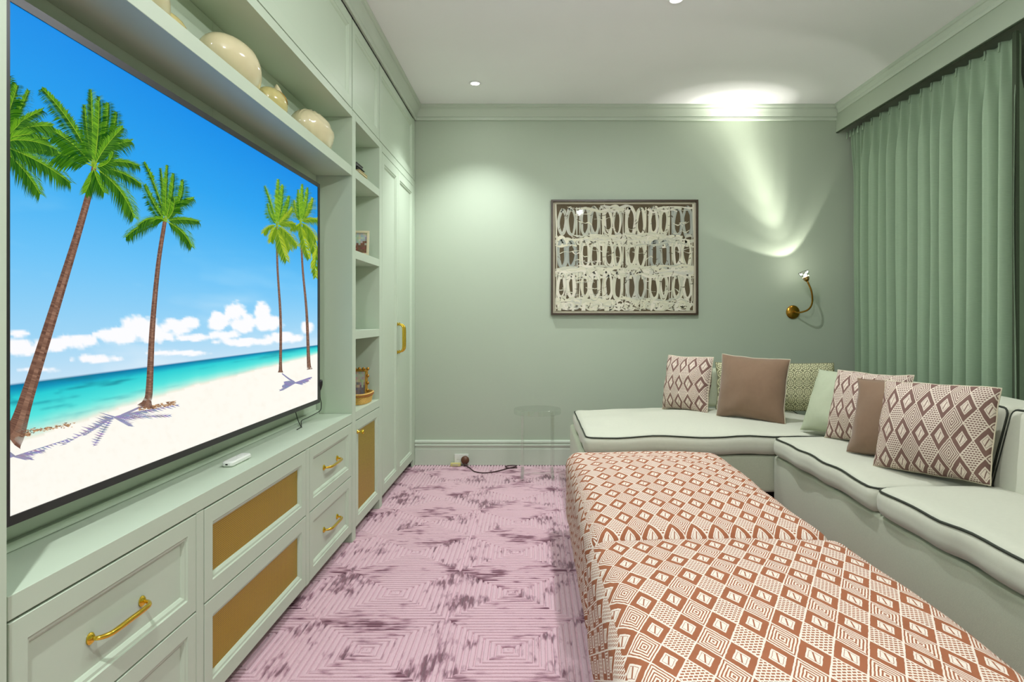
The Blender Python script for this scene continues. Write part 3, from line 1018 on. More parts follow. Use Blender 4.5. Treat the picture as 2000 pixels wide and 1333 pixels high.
# ================================================================== BOOKCASE CONTENTS
def leaning_frame(name, label, cat, c, w, h, rz, lean, fmat, fw, print_cols, group, seed):
    """picture frame: border, backing, print and strut, standing on its lower edge at c"""
    t = thing(name, label, cat, c, group)
    t.rotation_euler = (0, 0, 0)
    cr, sr, cl, sl = math.cos(rz), math.sin(rz), math.cos(lean), math.sin(lean)
    def P(a, b2, d):            # a across, b2 up, d depth toward the back
        y = d * cl + b2 * sl; z = b2 * cl - d * sl
        return (c[0] + a * cr - y * sr, c[1] + a * sr + y * cr, c[2] + z)
    def slabm(mb, a0, a1, b0, b1, d0, d1):
        i = len(mb.v)
        mb.v += [P(a2, b2, d2) for a2 in (a0, a1) for b2 in (b0, b1) for d2 in (d0, d1)]
        for q in ((0, 1, 3, 2), (4, 6, 7, 5), (0, 4, 5, 1), (2, 3, 7, 6), (0, 2, 6, 4), (1, 5, 7, 3)):
            mb.face([i + k for k in q])
    z0 = 0.012 * sl + 0.0008
    mb = MB()
    slabm(mb, -w / 2, w / 2, z0, z0 + fw, 0, .012); slabm(mb, -w / 2, w / 2, z0 + h - fw, z0 + h, 0, .012)
    slabm(mb, -w / 2, -w / 2 + fw, z0 + fw, z0 + h - fw, 0, .012); slabm(mb, w / 2 - fw, w / 2, z0 + fw, z0 + h - fw, 0, .012)
    mb.build('border', fmat, t, bevel=0.0015)
    mb = MB(); slabm(mb, -w / 2 + fw, w / 2 - fw, z0 + fw, z0 + h - fw, .006, .011); mb.build('backing', 'black_plastic', t)
    rnd = random.Random(seed)
    mb = MB(); nx, nz = 8, 10
    for i in range(nx):
        for j in range(nz):
            a0 = -w / 2 + fw + (w - 2 * fw) * i / nx; a1 = -w / 2 + fw + (w - 2 * fw) * (i + 1) / nx
            b0 = z0 + fw + (h - 2 * fw) * j / nz; b1 = z0 + fw + (h - 2 * fw) * (j + 1) / nz
            lo, hi = print_cols
            cc = lo if j + rnd.uniform(-1, 1) < nz * 0.45 else hi
            cc = tuple(v2 * rnd.uniform(0.85, 1.1) for v2 in cc)
            mb.quad(P(a0, b0, .0055), P(a1, b0, .0055), P(a1, b1, .0055), P(a0, b1, .0055), lin(cc))
    mb.build('photo_print', 'vertex_print', t)
    mb = MB(); slabm(mb, -0.012, 0.012, z0 + 0.002, h * 0.62, .0125, .0145); mb.build('strut', 'black_plastic', t)
    return t

FR = 'picture frames in the bookcase'
leaning_frame('photo_frame', 'small cream photo frame leaning on the second shelf from the top', 'photo frame', (-1.045, 4.06, 1.577), 0.125, 0.155, 0.12, 0.25, 'pale_frame', 0.014, ((120, 84, 62), (178, 182, 172)), FR, 3)
leaning_frame('photo_frame', 'dark photo frame seen edge-on on the third shelf down', 'photo frame', (-1.105, 4.10, 1.137), 0.11, 0.16, 1.05, 0.22, 'black_plastic', 0.012, ((60, 60, 50), (90, 90, 80)), FR, 4)
fr = leaning_frame('photo_frame', 'ornate gilt photo frame standing in the wicker basket', 'photo frame', (-1.065, 4.130, 0.700), 0.115, 0.195, 0.10, 0.16, 'gilt', 0.016, ((120, 112, 116), (172, 168, 146)), FR, 5)
# gilt bosses
cl, sl = math.cos(0.16), math.sin(0.16)
for k in range(18):
    f = k / 18
    per = [(-.0575 + .115 * f * 4, 0.002), (.0575, .195 * (f * 4 - 1)), (.0575 - .115 * (f * 4 - 2), .195), (-.0575, .195 - .195 * (f * 4 - 3))][int(f * 4)]
    mb = MB(); a2, b2 = per
    y = b2 * sl - 0.002; z = b2 * cl
    mb.sphere((-1.065 + a2 * math.cos(.1) - y * math.sin(.1), 4.130 + a2 * math.sin(.1) + y * math.cos(.1), 0.703 + z), (0.010, 0.006, 0.010), 8, 6)
    mb.build('gilt_boss', 'gilt', fr, smooth=True)

t = thing('brown_figurine', 'small glossy brown figurine in front of the cream photo frame', 'ornament', (-1.06, 3.96, 1.5765))
mb = MB(); mb.lathe([(0, 0), (.028, 0), (.03, .006), (.02, .012), (.0, .013)], (-1.06, 3.96, 1.5768)); mb.build('base', 'gilt', t, smooth=True)
mb = MB(); mb.sphere((-1.06, 3.96, 1.618), (.03, .03, .03), 14, 10, lambda q, p: q * (1 + .12 * math.sin(5 * p.x + 7 * p.z))); mb.build('body', 'brown_ornament', t, smooth=True)
mb = MB(); mb.sphere((-1.056, 3.955, 1.656), (.016, .018, .016)); mb.build('head', 'brown_ornament', t, smooth=True)

# books on the top shelf
for k, (nm, mat, dx, y0, y1, z0, z1) in enumerate((('pale yellow box at the bottom of the small book stack', 'book_yellow', 0, 3.80, 3.985, 2.0190, 2.034),
                                  ('black book in the middle of the small stack', 'book_black', 0.006, 3.80, 3.955, 2.0346, 2.054),
                                  ('grey book on top of the small stack', 'book_grey', 0.01, 3.80, 3.945, 2.0546, 2.076))):
    t = thing('book', nm, 'book', (-1.06, 3.88, z0), 'books on the top shelf of the bookcase')
    mb = MB(); x0, x1 = -1.13 + dx, -0.968 - dx * 1.6
    mb.box(x0, x1, y0, y1, z0, z0 + 0.0025); mb.box(x0, x1, y0, y1, z1 - 0.0025, z1); mb.box(x0, x0 + 0.003, y0, y1, z0 + .0025, z1 - .0025)
    mb.build('cover', mat, t)
    mb = MB(); mb.box(x0 + 0.003, x1 - 0.004, y0 + 0.004, y1 - 0.004, z0 + .0026, z1 - .0026); mb.build('page_block', 'mount_board' if k == 0 else mat, t)

# wicker basket
t = thing('wicker_basket', 'shallow oval wicker basket at the bottom of the bookcase', 'basket', (-1.062, 4.14, ZW))
bx, by = -1.062, 4.135
def oval(rx, ry, z, n=44, ph=0.0, amp=0.0):
    return [(bx + (rx + amp * (1 if k % 2 else -1)) * math.copysign(abs(math.cos(2 * PI * (k + ph) / n)) ** 0.7, math.cos(2 * PI * (k + ph) / n)), by + (ry + amp * (1 if k % 2 else -1)) * math.copysign(abs(math.sin(2 * PI * (k + ph) / n)) ** 0.7, math.sin(2 * PI * (k + ph) / n)), z) for k in range(n)]
mb = MB()
rs = [oval(.060, .125, ZW + .0012)]
for k in range(13):
    z = ZW + .0012 + .058 * k / 12
    rs.append(oval(.066 + .012 * k / 12, .132 + .012 * k / 12, z, amp=0.0016 * (1 if k % 2 else -1)))
for k in range(12, -1, -1):
    z = ZW + .004 + .0552 * k / 12
    rs.append(oval(.061 + .012 * k / 12, .127 + .012 * k / 12, z))
mb.rings(rs, True, True, True)
o = mb.build('woven_side', 'wicker', t); fixn(o)
for z, rr, ma in ((.060, 0, 'wicker'),):
    mb = MB(); mb.tube(oval(.0775, .1435, ZW + z, 44), 0.0055, 8, closed=True); mb.build('rim', ma, t, smooth=True)
mb = MB(); mb.tube(oval(.079, .145, ZW + .050, 44), 0.0035, 6, closed=True); mb.build('band', 'wicker_dark', t, smooth=True)
mb = MB(); mb.tube(catmull([(bx - .03, by - .145, ZW + .058), (bx - .02, by - .168, ZW + .066), (bx + .02, by - .168, ZW + .066), (bx + .03, by - .145, ZW + .058)], 5), 0.004, 8); mb.build('loop_handle', 'wicker', t, smooth=True)


# ================================================================== PICTURE ON THE END WALL
PX0, PX1, PZ0, PZ1 = 0.143, 1.345, 1.228, 2.170
t = thing('wall_art', 'large framed abstract painting of pale looping brushstrokes on brown', 'painting', ((PX0 + PX1) / 2, YB - 0.02, PZ0))
fw = 0.016; y1, y0 = YB - 0.002, YB - 0.034
for nm, bxx in (('frame_rail', (PX0, PX1, y0, y1, PZ1 - fw, PZ1)), ('frame_rail', (PX0, PX1, y0, y1, PZ0, PZ0 + fw)), ('frame_stile', (PX0, PX0 + fw, y0, y1, PZ0 + fw, PZ1 - fw)), ('frame_stile', (PX1 - fw, PX1, y0, y1, PZ0 + fw, PZ1 - fw))):
    mb = MB(); mb.box(*bxx); mb.build(nm, 'dark_wood_frame', t, bevel=0.0012)
mb = MB(); mb.box(PX0 + fw, PX1 - fw, y1 - 0.008, y1, PZ0 + fw, PZ1 - fw); mb.build('mount', 'mount_board', t)
ax0, ax1, az0, az1 = PX0 + 0.034, PX1 - 0.034, PZ0 + 0.034, PZ1 - 0.034
mb = MB(); mb.box(ax0, ax1, y1 - 0.012, y1 - 0.0081, az0, az1); mb.build('canvas', 'canvas_brown', t)
mb = MB(); AW, AH = ax1 - ax0, az1 - az0
rnd = random.Random(11)
lay = [0.0]
def stroke(pts, w, col):
    lay[0] += 0.0000035
    yy = y1 - 0.0123 - lay[0]
    P = [Vector((p[0], p[1], 0)) for p in pts]
    P = catmull(P, 6)
    ph = rnd.uniform(0, 6)
    L = []; Rr = []
    for i, p in enumerate(P):
        tn = (P[min(i + 1, len(P) - 1)] - P[max(i - 1, 0)])
        if tn.length < 1e-6: tn = Vector((1, 0, 0))
        tn.normalize(); nn = Vector((-tn.y, tn.x, 0))
        ww = w * (0.75 + 0.35 * math.sin(ph + i * 0.35)) / 2
        for s2, lst in ((1, L), (-1, Rr)):
            q = p + nn * ww * s2
            lst.append((ax0 + min(max(q.x, 0), 1) * AW if False else ax0 + min(max(q.x, 0), AW), yy, az0 + min(max(q.y, 0), AH)))
    for i in range(len(P) - 1):
        mb.quad(Rr[i], Rr[i + 1], L[i + 1], L[i], lin(col))
def tone(grey=0.0):
    base = rnd.choice(((222, 216, 190), (228, 222, 198), (214, 210, 186), (232, 224, 206)))
    g = (150, 156, 150)
    k = min(1, max(0, grey + rnd.uniform(-.1, .1)))
    return tuple(a2 + (b2 - a2) * k for a2, b2 in zip(base, g))
rows = [(0.70, 0.97), (0.40, 0.66), (0.10, 0.36)]
GREY = {(0, 5): .7, (1, 0): .8, (1, 4): .65, (0, 1): .4, (2, 3): .35, (0, 0): .35}
for ri, (b0, b1) in enumerate(rows):
    for ci in range(6):
        g = GREY.get((ri, ci), 0.0)
        x0 = (ci + 0.06) / 6 * AW; x1 = (ci + 0.94) / 6 * AW
        for e in (0.27, 0.73):
            cx = x0 + (x1 - x0) * e; cz = (b0 + b1) / 2 * AH
            rx, rz = (x1 - x0) * 0.225, (b1 - b0) * AH * 0.52
            for rep in range(4):
                k = rnd.uniform(0.70, 1.06); sh = rnd.uniform(-.008, .008); tl = rnd.uniform(-.15, .15)
                pts = []
                for q in range(11):
                    a2 = 2 * PI * q / 9.5 + rnd.uniform(0, .2) + 1.5
                    zz = math.sin(a2) * rz * k
                    pts.append((cx + sh + math.cos(a2) * rx * k + zz * tl * 0.3, cz + zz))
                stroke(pts, rnd.uniform(.012, .021), tone(g + (0.2 if rep == 2 else 0)))
        for xx in (x0, x1):
            stroke([(xx + rnd.uniform(-.004, .004), b0 * AH - .01), (xx, (b0 + b1) / 2 * AH), (xx + rnd.uniform(-.004, .004), b1 * AH)], rnd.uniform(.008, .013), tone(g))
    for bb, n2 in ((b1, 8), (b0, 20)):
        for k in range(n2):
            xa = rnd.uniform(-0.05, 0.75) * AW; ln = rnd.uniform(.12, .4) * AW
            zz = bb * AH + rnd.uniform(-.035, .015)
            stroke([(xa + ln * q / 5, zz + rnd.uniform(-.016, .016)) for q in range(6)], rnd.uniform(.014, .026), tone(rnd.choice((0, 0, 0, .3))))
    for k in range(52):                                 # knotted scribble band under each row
        xa = rnd.uniform(0, 1) * AW; zz = (b0 - 0.045) * AH + rnd.uniform(-.022, .022)
        r2 = rnd.uniform(.012, .034)
        stroke([(xa + r2 * math.cos(q * 1.1 + k) * 1.5 + q * .006, zz + r2 * math.sin(q * 1.1 + k)) for q in range(8)], rnd.uniform(.011, .019), tone(rnd.choice((0, 0, 0, .25))))
    for ci in range(12):
        xa = (ci + 0.5) / 12 * AW
        stroke([(xa, (b0 - .03) * AH), (xa + rnd.uniform(-.02, .02), (b0 - .10) * AH)], .03, tone(0.0))
for k in range(150):
    xa, za = rnd.uniform(0.01, .98) * AW, rnd.uniform(.01, .97) * AH
    a2 = rnd.uniform(-0.5, 0.9) + (PI / 2 if rnd.random() < 0.35 else 0); ln = rnd.uniform(.015, .05)
    stroke([(xa + ln * q / 3 * math.cos(a2 + q * .15), za + ln * q / 3 * math.sin(a2 + q * .15)) for q in range(4)], rnd.uniform(.003, .008), rnd.choice(((92, 78, 54), (104, 92, 68), (80, 70, 52))))
for k in range(70):
    xa, za = rnd.uniform(0.0, .9) * AW, rnd.uniform(.02, .97) * AH
    ln = rnd.uniform(.05, .16); sl_ = rnd.uniform(-.03, .03)
    stroke([(xa + ln * q / 4, za + sl_ * q / 4 + rnd.uniform(-.012, .012)) for q in range(5)], rnd.uniform(.004, .009), tone(rnd.choice((0, 0, .3))))
for (p, q) in (((0.004, 0), (0.004, AH)), ((AW - .004, 0), (AW - .006, AH))):
    stroke([p, ((p[0] + q[0]) / 2 + .01, AH / 2), q], .012, tone(0))
mb.build('brushwork', 'vertex_print', t)
mb = MB(); mb.box(PX0 + fw, PX1 - fw, y0 + 0.008, y0 + 0.010, PZ0 + fw, PZ1 - fw); mb.build('glazing', 'picture_glass', t)


# ================================================================== SCONCE
SX, SZ = 2.126, 1.252
t = thing('wall_sconce', 'brass gooseneck wall lamp with crystal shade, lit, beside the curtain', 'wall lamp', (SX, YB - 0.01, SZ))
mb = MB(); mb.lathe([(0, 0), (.055, 0), (.056, .006), (.052, .012), (.040, .017), (.012, .020), (.010, .026), (0, .027)], (SX, YB - 0.001, SZ), (0, -1, 0), 40)
autosmooth(mb.build('wall_plate', 'aged_brass', t), 40)
apts = catmull([(SX + 0.002, YB - 0.024, SZ), (SX + 0.026, YB - 0.08, SZ - 0.004), (SX + 0.066, YB - 0.15, SZ + 0.018), (SX + 0.084, YB - 0.185, SZ + 0.070), (SX + 0.074, YB - 0.20, SZ + 0.16), (SX + 0.040, YB - 0.20, SZ + 0.245)], 6)
mb = MB(); mb.tube(apts, 0.0072, 10); mb.build('arm', 'aged_brass', t, smooth=True)
AXV = Vector((-0.31, 0.20, 0.93)).normalized()
cup = Vector(apts[-1])
mb = MB(); mb.lathe([(0, -.004), (.012, -.002), (.020, .010), (.024, .032), (.021, .033), (.016, .012), (0, .010)], cup, AXV, 20); mb.build('cup', 'aged_brass', t, smooth=True)
mb = MB()
rs = []
for (r2, h2) in ((.0215, .012), (.030, .040), (.040, .078), (.0375, .078), (.028, .040), (.019, .014)):
    a_ = AXV.orthogonal().normalized(); b_ = AXV.cross(a_)
    rs.append([cup + AXV * h2 + (a_ * math.cos(2 * PI * k / 32) + b_ * math.sin(2 * PI * k / 32)) * (r2 + (0.002 if k % 2 else -0.001)) for k in range(32)])
mb.rings(rs)
mb.build('shade', 'crystal', t)
mb = MB(); mb.tube([cup + AXV * .078 + (a_ * math.cos(2 * PI * k / 32) + b_ * math.sin(2 * PI * k / 32)) * .0392 for k in range(32)], .0016, 6, closed=True); mb.build('shade_rim', 'black_plastic', t, smooth=True)
mb = MB(); mb.sphere(cup + AXV * .040, (.013, .013, .022)); mb.build('bulb', 'bulb', t, smooth=True)
# lamp beam with its own photometric lobe (hollow cone)
ld = bpy.data.lights.new('sconce_beam', 'POINT'); ld.energy = SCONCE_W; ld.shadow_soft_size = 0.012
ld.color = (1.0, 0.97, 0.90)
ld.use_nodes = True
nt = ld.node_tree
em = nt.nodes['Emission']
tc = nt.nodes.new('ShaderNodeTexCoord')
dp = nt.nodes.new('ShaderNodeVectorMath'); dp.operation = 'DOT_PRODUCT'
BEAM = Vector((-0.36, 0.08, 0.93)).normalized()
dp.inputs[1].default_value = BEAM
nt.links.new(tc.outputs['Normal'], dp.inputs[0])
rp = nt.nodes.new('ShaderNodeValToRGB')
nt.links.new(dp.outputs['Value'], rp.inputs[0])
el = rp.color_ramp.elements
el[0].position, el[0].color = 0.0, (.0015, .0015, .0015, 1)
el[1].position, el[1].color = 1.0, (1, 1, 1, 1)
for ang_, v_ in ((70, .002), (46.5, .003), (44, .024), (38, .022), (30, .016), (21, .034), (13, .17), (8, .42), (4, 0.9)):
    q = el.new(math.cos(math.radians(ang_))); q.color = (v_, v_, v_, 1)
nt.links.new(rp.outputs[0], em.inputs['Strength'])
lo = bpy.data.objects.new('sconce_beam', ld); COL.objects.link(lo)
lo.parent = t; lo.location = (cup + AXV * 0.092) - Vector(t.location)


# ================================================================== DOWNLIGHTS
def downlight(x, y, label, spill=1.0, beam=1.0, cone=118, blend=0.9):
    t = thing('downlight', label, 'downlight', (x, y, ZC), 'recessed ceiling downlights')
    mb = MB(); mb.lathe([(.030, -.001), (.043, -.001), (.046, -.004), (.043, -.007), (.034, -.008), (.029, -.004), (.029, -.0005)], (x, y, ZC), (0, 0, 1), 28, cap=False)
    o = mb.build('trim_ring', 'ceiling_paint', t, smooth=True); fixn(o)
    mb = MB(); mb.lathe([(0, -.0012), (.029, -.0012), (.029, -.0035), (0, -.0045)], (x, y, ZC), (0, 0, 1), 24)
    o = mb.build('lens', 'lamp_lens', t); fixn(o)
    l = bpy.data.lights.new('downlight_beam', 'SPOT'); l.energy = DOWNLIGHT_W * beam; l.spot_size = math.radians(cone); l.spot_blend = blend
    l.shadow_soft_size = 0.028; l.color = (0.955, 0.975, 1.0)
    lo = bpy.data.objects.new('downlight_beam', l); COL.objects.link(lo); lo.parent = t; lo.location = (0, 0, -0.012)
    l = bpy.data.lights.new('downlight_spill', 'AREA'); l.shape = 'DISK'; l.size = 0.056; l.energy = DOWNLIGHT_SPILL_W * spill; l.color = (0.955, 0.975, 1.0)
    lo = bpy.data.objects.new('downlight_spill', l); COL.objects.link(lo); lo.parent = t; lo.location = (0, 0, -0.010)
downlight(-0.432, 5.05, 'small round lit downlight near the end wall cornice', 0.03, 1.08, 106, 0.75)
downlight(0.776, 3.72, 'small round lit downlight at the top edge of the picture, over the ottomans', 0.70, 0.18)
for x, y in ((-0.432, 0.10),):  # unseen downlight placed from the worktop shadow, added also for brightness
    downlight(x, y, 'recessed ceiling downlight nearer the viewer, out of view', 0.9)


# unseen globe pendant, added as fill light for the middle of the room
t = thing('fill_pendant', 'opal globe pendant added as fill light over the near ottoman, out of view', 'pendant', (0.62, 2.05, ZC))
mb = MB(); mb.lathe([(0, 0), (.055, 0), (.055, -.012), (.03, -.026), (0, -.028)], (0.62, 2.05, ZC - 0.0005), (0, 0, 1), 24); mb.build('ceiling_rose', 'aged_brass', t, smooth=True)
mb = MB(); mb.tube([(0.62, 2.05, ZC - 0.026), (0.62, 2.05, ZC - 0.20)], 0.004, 8); mb.build('rod', 'aged_brass', t, smooth=True)
mb = MB(); mb.lathe([(0, 0), (.03, 0), (.034, -.02), (.03, -.03), (0, -.03)], (0.62, 2.05, ZC - 0.19), (0, 0, 1), 20); mb.build('cap', 'aged_brass', t, smooth=True)
mb = MB(); mb.sphere((0.62, 2.05, ZC - 0.335), (.12, .12, .12), 24, 16); mb.build('globe', 'opal_glass', t, smooth=True)
l = bpy.data.lights.new('fill_pendant_light', 'POINT'); l.energy = FILL_PENDANT_W; l.shadow_soft_size = 0.03; l.color = (0.96, 0.98, 1.0)
lo = bpy.data.objects.new('fill_pendant_light', l); COL.objects.link(lo); lo.parent = t; lo.location = (0, 0, -0.335)

# ================================================================== CURTAIN AND PELMET
t = thing('curtain_pelmet', 'straight sage pelmet board above the curtain', 'pelmet', (XP, 1.6, 2.72))
mb = MB(); mb.box(XP, XP + 0.022, YF, YB - 0.0005, 2.728, ZC - 0.0005); mb.build('board', 'wall_paint', t, bevel=0.002)
mb = MB(); mb.box(XP + 0.001, XP + 0.018, YF, YB - 0.002, 2.7205, 2.7275); mb.build('braid', 'curtain_braid', t)

t = thing('curtain', 'full-height pinch-pleated sage green curtain along the right wall', 'curtain', (2.57, 4.55, 0.01))
rnd = random.Random(5)
YC0, YC1 = 5.575, 3.572
pl_y = []; y = YC0 - 0.02
sp0 = [0.055, 0.06, 0.07, 0.085]
while y > YC1 + 0.02:
    pl_y.append(y); y -= (sp0.pop(0) if sp0 else 0.126 + rnd.uniform(-.008, .008))
NPL = len(pl_y); SPP = 20
zs = [2.722, 2.712, 2.695, 2.67, 2.64, 2.60, 2.55, 2.48, 2.38, 2.2, 2.0, 1.8, 1.6, 1.4, 1.2, 1.0, 0.8, 0.6, 0.4, 0.2, 0.012]
wand = [[rnd.uniform(-.018, .018) for _ in range(4)] for _ in range(NPL + 1)]
def wan(i, z):
    f = (2.72 - z) / 2.72 * 3; k = min(2, int(f)); f -= k
    return wand[i][k] * (1 - f) + wand[i][k + 1] * f if True else 0
mb = MB(); rowsv = []
for z in zs:
    dp_ = 2.722 - z
    kt = max(0.0, 1 - dp_ / 0.30)                    # 1 at heading
    row = []
    for i in range(NPL - 1):
        ya, yb = pl_y[i], pl_y[i + 1]
        for k in range(SPP):
            t_ = k / SPP
            ph = 2 * PI * t_
            spn = ya - yb
            w = wan(i, z) * (1 - t_) + wan(i + 1, z) * t_
            yy = ya - spn * t_ + w * min(1, dp_ * 0.6)
            body = 0.5 + 0.5 * math.cos(ph)
            full = body ** 0.85
            pinch = body ** (3 + 14 * kt)
            wgt = kt ** 0.5
            amp = (0.150 * (1 - wgt) + 0.040 * wgt) * min(1, spn / 0.11) * (0.9 + 0.2 * ((i * 7) % 5) / 4 if wgt < 1 else 1)
            sh = full * (1 - wgt) + pinch * wgt
            yy += -0.085 * spn * math.sin(ph) * (1 - wgt) + 0.10 * spn * math.sin(2 * ph + 0.6) * (1 - wgt) * 0.3
            yy -= 0.055 * sh * (1 - wgt) * min(1, spn / 0.11)
            row.append((2.662 - amp * sh - 0.064 * wgt, yy, z))
    row.append((2.55, pl_y[-1], z))
    rowsv.append(row)
n = len(rowsv[0])
for r_ in rowsv: mb.v += r_
for a_i in range(len(zs) - 1):
    for k in range(n - 1):
        mb.face((a_i * n + k, a_i * n + k + 1, (a_i + 1) * n + k + 1, (a_i + 1) * n + k))
o = mb.build('drape', 'curtain_fabric', t, smooth=True)
sd = o.modifiers.new('thick', 'SOLIDIFY'); sd.thickness = 0.003; sd.offset = 0
ss = o.modifiers.new('sub', 'SUBSURF'); ss.levels = 1; ss.render_levels = 1
mb = MB(); mb.box(2.535, 2.552, pl_y[-1] - 0.034, pl_y[-1] - 0.003, 0.012, 2.718); mb.build('braid_edge', 'curtain_braid', t)
for i in range(NPL):                                    # stitched pinch of each pleat
    mb = MB()
    mb.tube([(2.555, pl_y[i], 2.716), (2.553, pl_y[i], 2.690), (2.550, pl_y[i], 2.664)], [.006, .0045, .006], 6)
    mb.build('pleat_pinch', 'curtain_fabric', t, smooth=True)


# ================================================================== SOFT FURNISHING
def softbox(x0, x1, y0, y1, z0, z1, r, n=(8, 8, 3), deform=None, uvf=None):
    hx, hy, hz = (x1 - x0) / 2, (y1 - y0) / 2, (z1 - z0) / 2
    cx, cy, cz = (x0 + x1) / 2, (y0 + y1) / 2, (z0 + z1) / 2
    rr = min(r, hx, hy, hz) * 0.999
    arc = [rr * math.tan(math.radians(a2)) for a2 in (15, 30, 45)]
    def axis(h, k):
        inn = h - rr
        core = [-inn + 2 * inn * i / k for i in range(k + 1)] if inn > 1e-4 else [0.0]
        return [-inn - a2 for a2 in reversed(arc)] + core + [inn + a2 for a2 in arc]
    A = [axis(hx, n[0]), axis(hy, n[1]), axis(hz, n[2])]
    mb = MB(); key = {}
    H = (hx, hy, hz)
    def vid(p):
        k = tuple(round(c2, 5) for c2 in p)
        if k in key: return key[k]
        inn = [min(max(p[i], -(H[i] - rr)), H[i] - rr) for i in range(3)]
        d = Vector([p[i] - inn[i] for i in range(3)])
        q = Vector(inn)
        if d.length > 1e-7: q = q + d.normalized() * rr
        if deform: q = Vector(deform(q.x / hx, q.y / hy, q.z / hz, q))
        key[k] = mb.vert((q.x + cx, q.y + cy, q.z + cz)); return key[k]
    for ax in range(3):
        u, v = [(1, 2), (2, 0), (0, 1)][ax]
        for sg in (-1, 1):
            for i in range(len(A[u]) - 1):
                for j in range(len(A[v]) - 1):
                    q = []
                    for a2, b2 in ((i, j), (i + 1, j), (i + 1, j + 1), (i, j + 1)):
                        p = [0, 0, 0]; p[ax] = sg * H[ax]; p[u] = A[u][a2]; p[v] = A[v][b2]
                        q.append(vid(p))
                    if sg < 0: q.reverse()
                    uv = None
                    if uvf: uv = [uvf(ax, sg, mb.v[k]) for k in q]
                    mb.face(q, uv)
    return mb


def crown(amt, sag=0.0, wave=0.0, seed=0.0):
    def f(a2, b2, c2, q):
        x, y, z = q
        if c2 > -0.2:
            k = (c2 + 0.2) / 1.2
            z += amt * k * (1 - a2 * a2) ** 0.7 * (1 - b2 * b2) ** 0.7 if abs(a2) < 1 and abs(b2) < 1 else 0
        if wave:
            w = noise.noise(Vector((x * 4 + seed, y * 4, seed))) * wave
            z += w * (1 if c2 > 0 else 0.8)
            x += noise.noise(Vector((y * 5, z * 5 + seed, 3.3))) * wave * 0.6
        return (x, y, z)
    return f


def perimeter(x0, x1, y0, y1, z, r, n=5, k=10):
    out = []
    for cx, cy, a0, nxt in ((x1 - r, y1 - r, 0, 'y'), (x0 + r, y1 - r, 90, 'x'), (x0 + r, y0 + r, 180, 'y'), (x1 - r, y0 + r, 270, 'x')):
        for i in range(n):
            a2 = math.radians(a0 + 90 * i / (n - 1)); out.append((cx + r * math.cos(a2), cy + r * math.sin(a2), z))
        cxn, cyn = {0: (x0 + r, y1), 90: (x0, y0 + r), 180: (x1 - r, y0), 270: (x1, y1 - r)}[a0]
        p0 = out[-1]
        for i in range(1, k):
            f = i / k; out.append((p0[0] + (cxn - p0[0]) * f, p0[1] + (cyn - p0[1]) * f, z))
    return out


def seat_cushion(x0, x1, y0, y1, z0, z1, parent, r=0.045, amt=0.035, seed=1.0, nn=(20, 24, 3), wave=0.017):
    df = crown(amt, 0, wave, seed)
    mb = softbox(x0, x1, y0, y1, z0, z1, r, nn, df)
    o = mb.build('seat_cushion', 'upholstery', parent, smooth=True)
    hx, hy, hz = (x1 - x0) / 2, (y1 - y0) / 2, (z1 - z0) / 2
    c3 = Vector(((x0 + x1) / 2, (y0 + y1) / 2, (z0 + z1) / 2))
    s2 = r * 0.29
    pth = []
    for p in perimeter(x0 + s2 - .002, x1 - s2 + .002, y0 + s2 - .002, y1 - s2 + .002, z1 - s2 + .002, r * 0.9, 5, 22):
        q = Vector(p) - c3
        q = Vector(df(q.x / hx, q.y / hy, q.z / hz, q)) + c3
        pth.append(q)
    mb = MB(); mb.tube(pth, 0.0048, 6, closed=True)
    mb.build('piping', 'dark_piping', o, smooth=True)['label'] = 'dark green piping'
    return o

SB = 0.402      # top of sofa base
sofa = thing('sofa', 'pale green L-shaped sectional sofa with dark piping', 'sofa', (1.5, 4.0, 0))
# bases
mb = softbox(0.275, 2.28, 3.985, 5.16, 0.185, SB, 0.02, (10, 6, 2)); mb.build('base', 'upholstery_base', sofa, smooth=True)
def base_df(a2, b2, c2, q):
    x, y, z = q
    return (x + 0.004 * math.sin(y * 9), y, z)
mb = softbox(1.40, 2.28, 1.30, 3.98, 0.13, SB + 0.004, 0.02, (6, 20, 2), base_df); mb.build('base', 'upholstery_base', sofa, smooth=True)
mb = MB(); mb.box(0.36, 2.24, 4.10, 5.10, 0.0005, 0.184); mb.build('plinth', 'dark_plinth', sofa)
mb = MB(); mb.box(1.50, 2.24, 1.40, 4.095, 0.0005, 0.129); mb.build('plinth', 'dark_plinth', sofa)
# seats
seat_cushion(0.29, 1.93, 3.955, 5.10, SB + .004, 0.522, sofa, amt=0.045, seed=2.1)
seat_cushion(1.375, 1.90, 2.785, 3.945, SB + .006, 0.522, sofa, amt=0.030, seed=5.7)
seat_cushion(1.375, 1.90, 1.42, 2.778, SB + .006, 0.522, sofa, amt=0.030, seed=8.3)
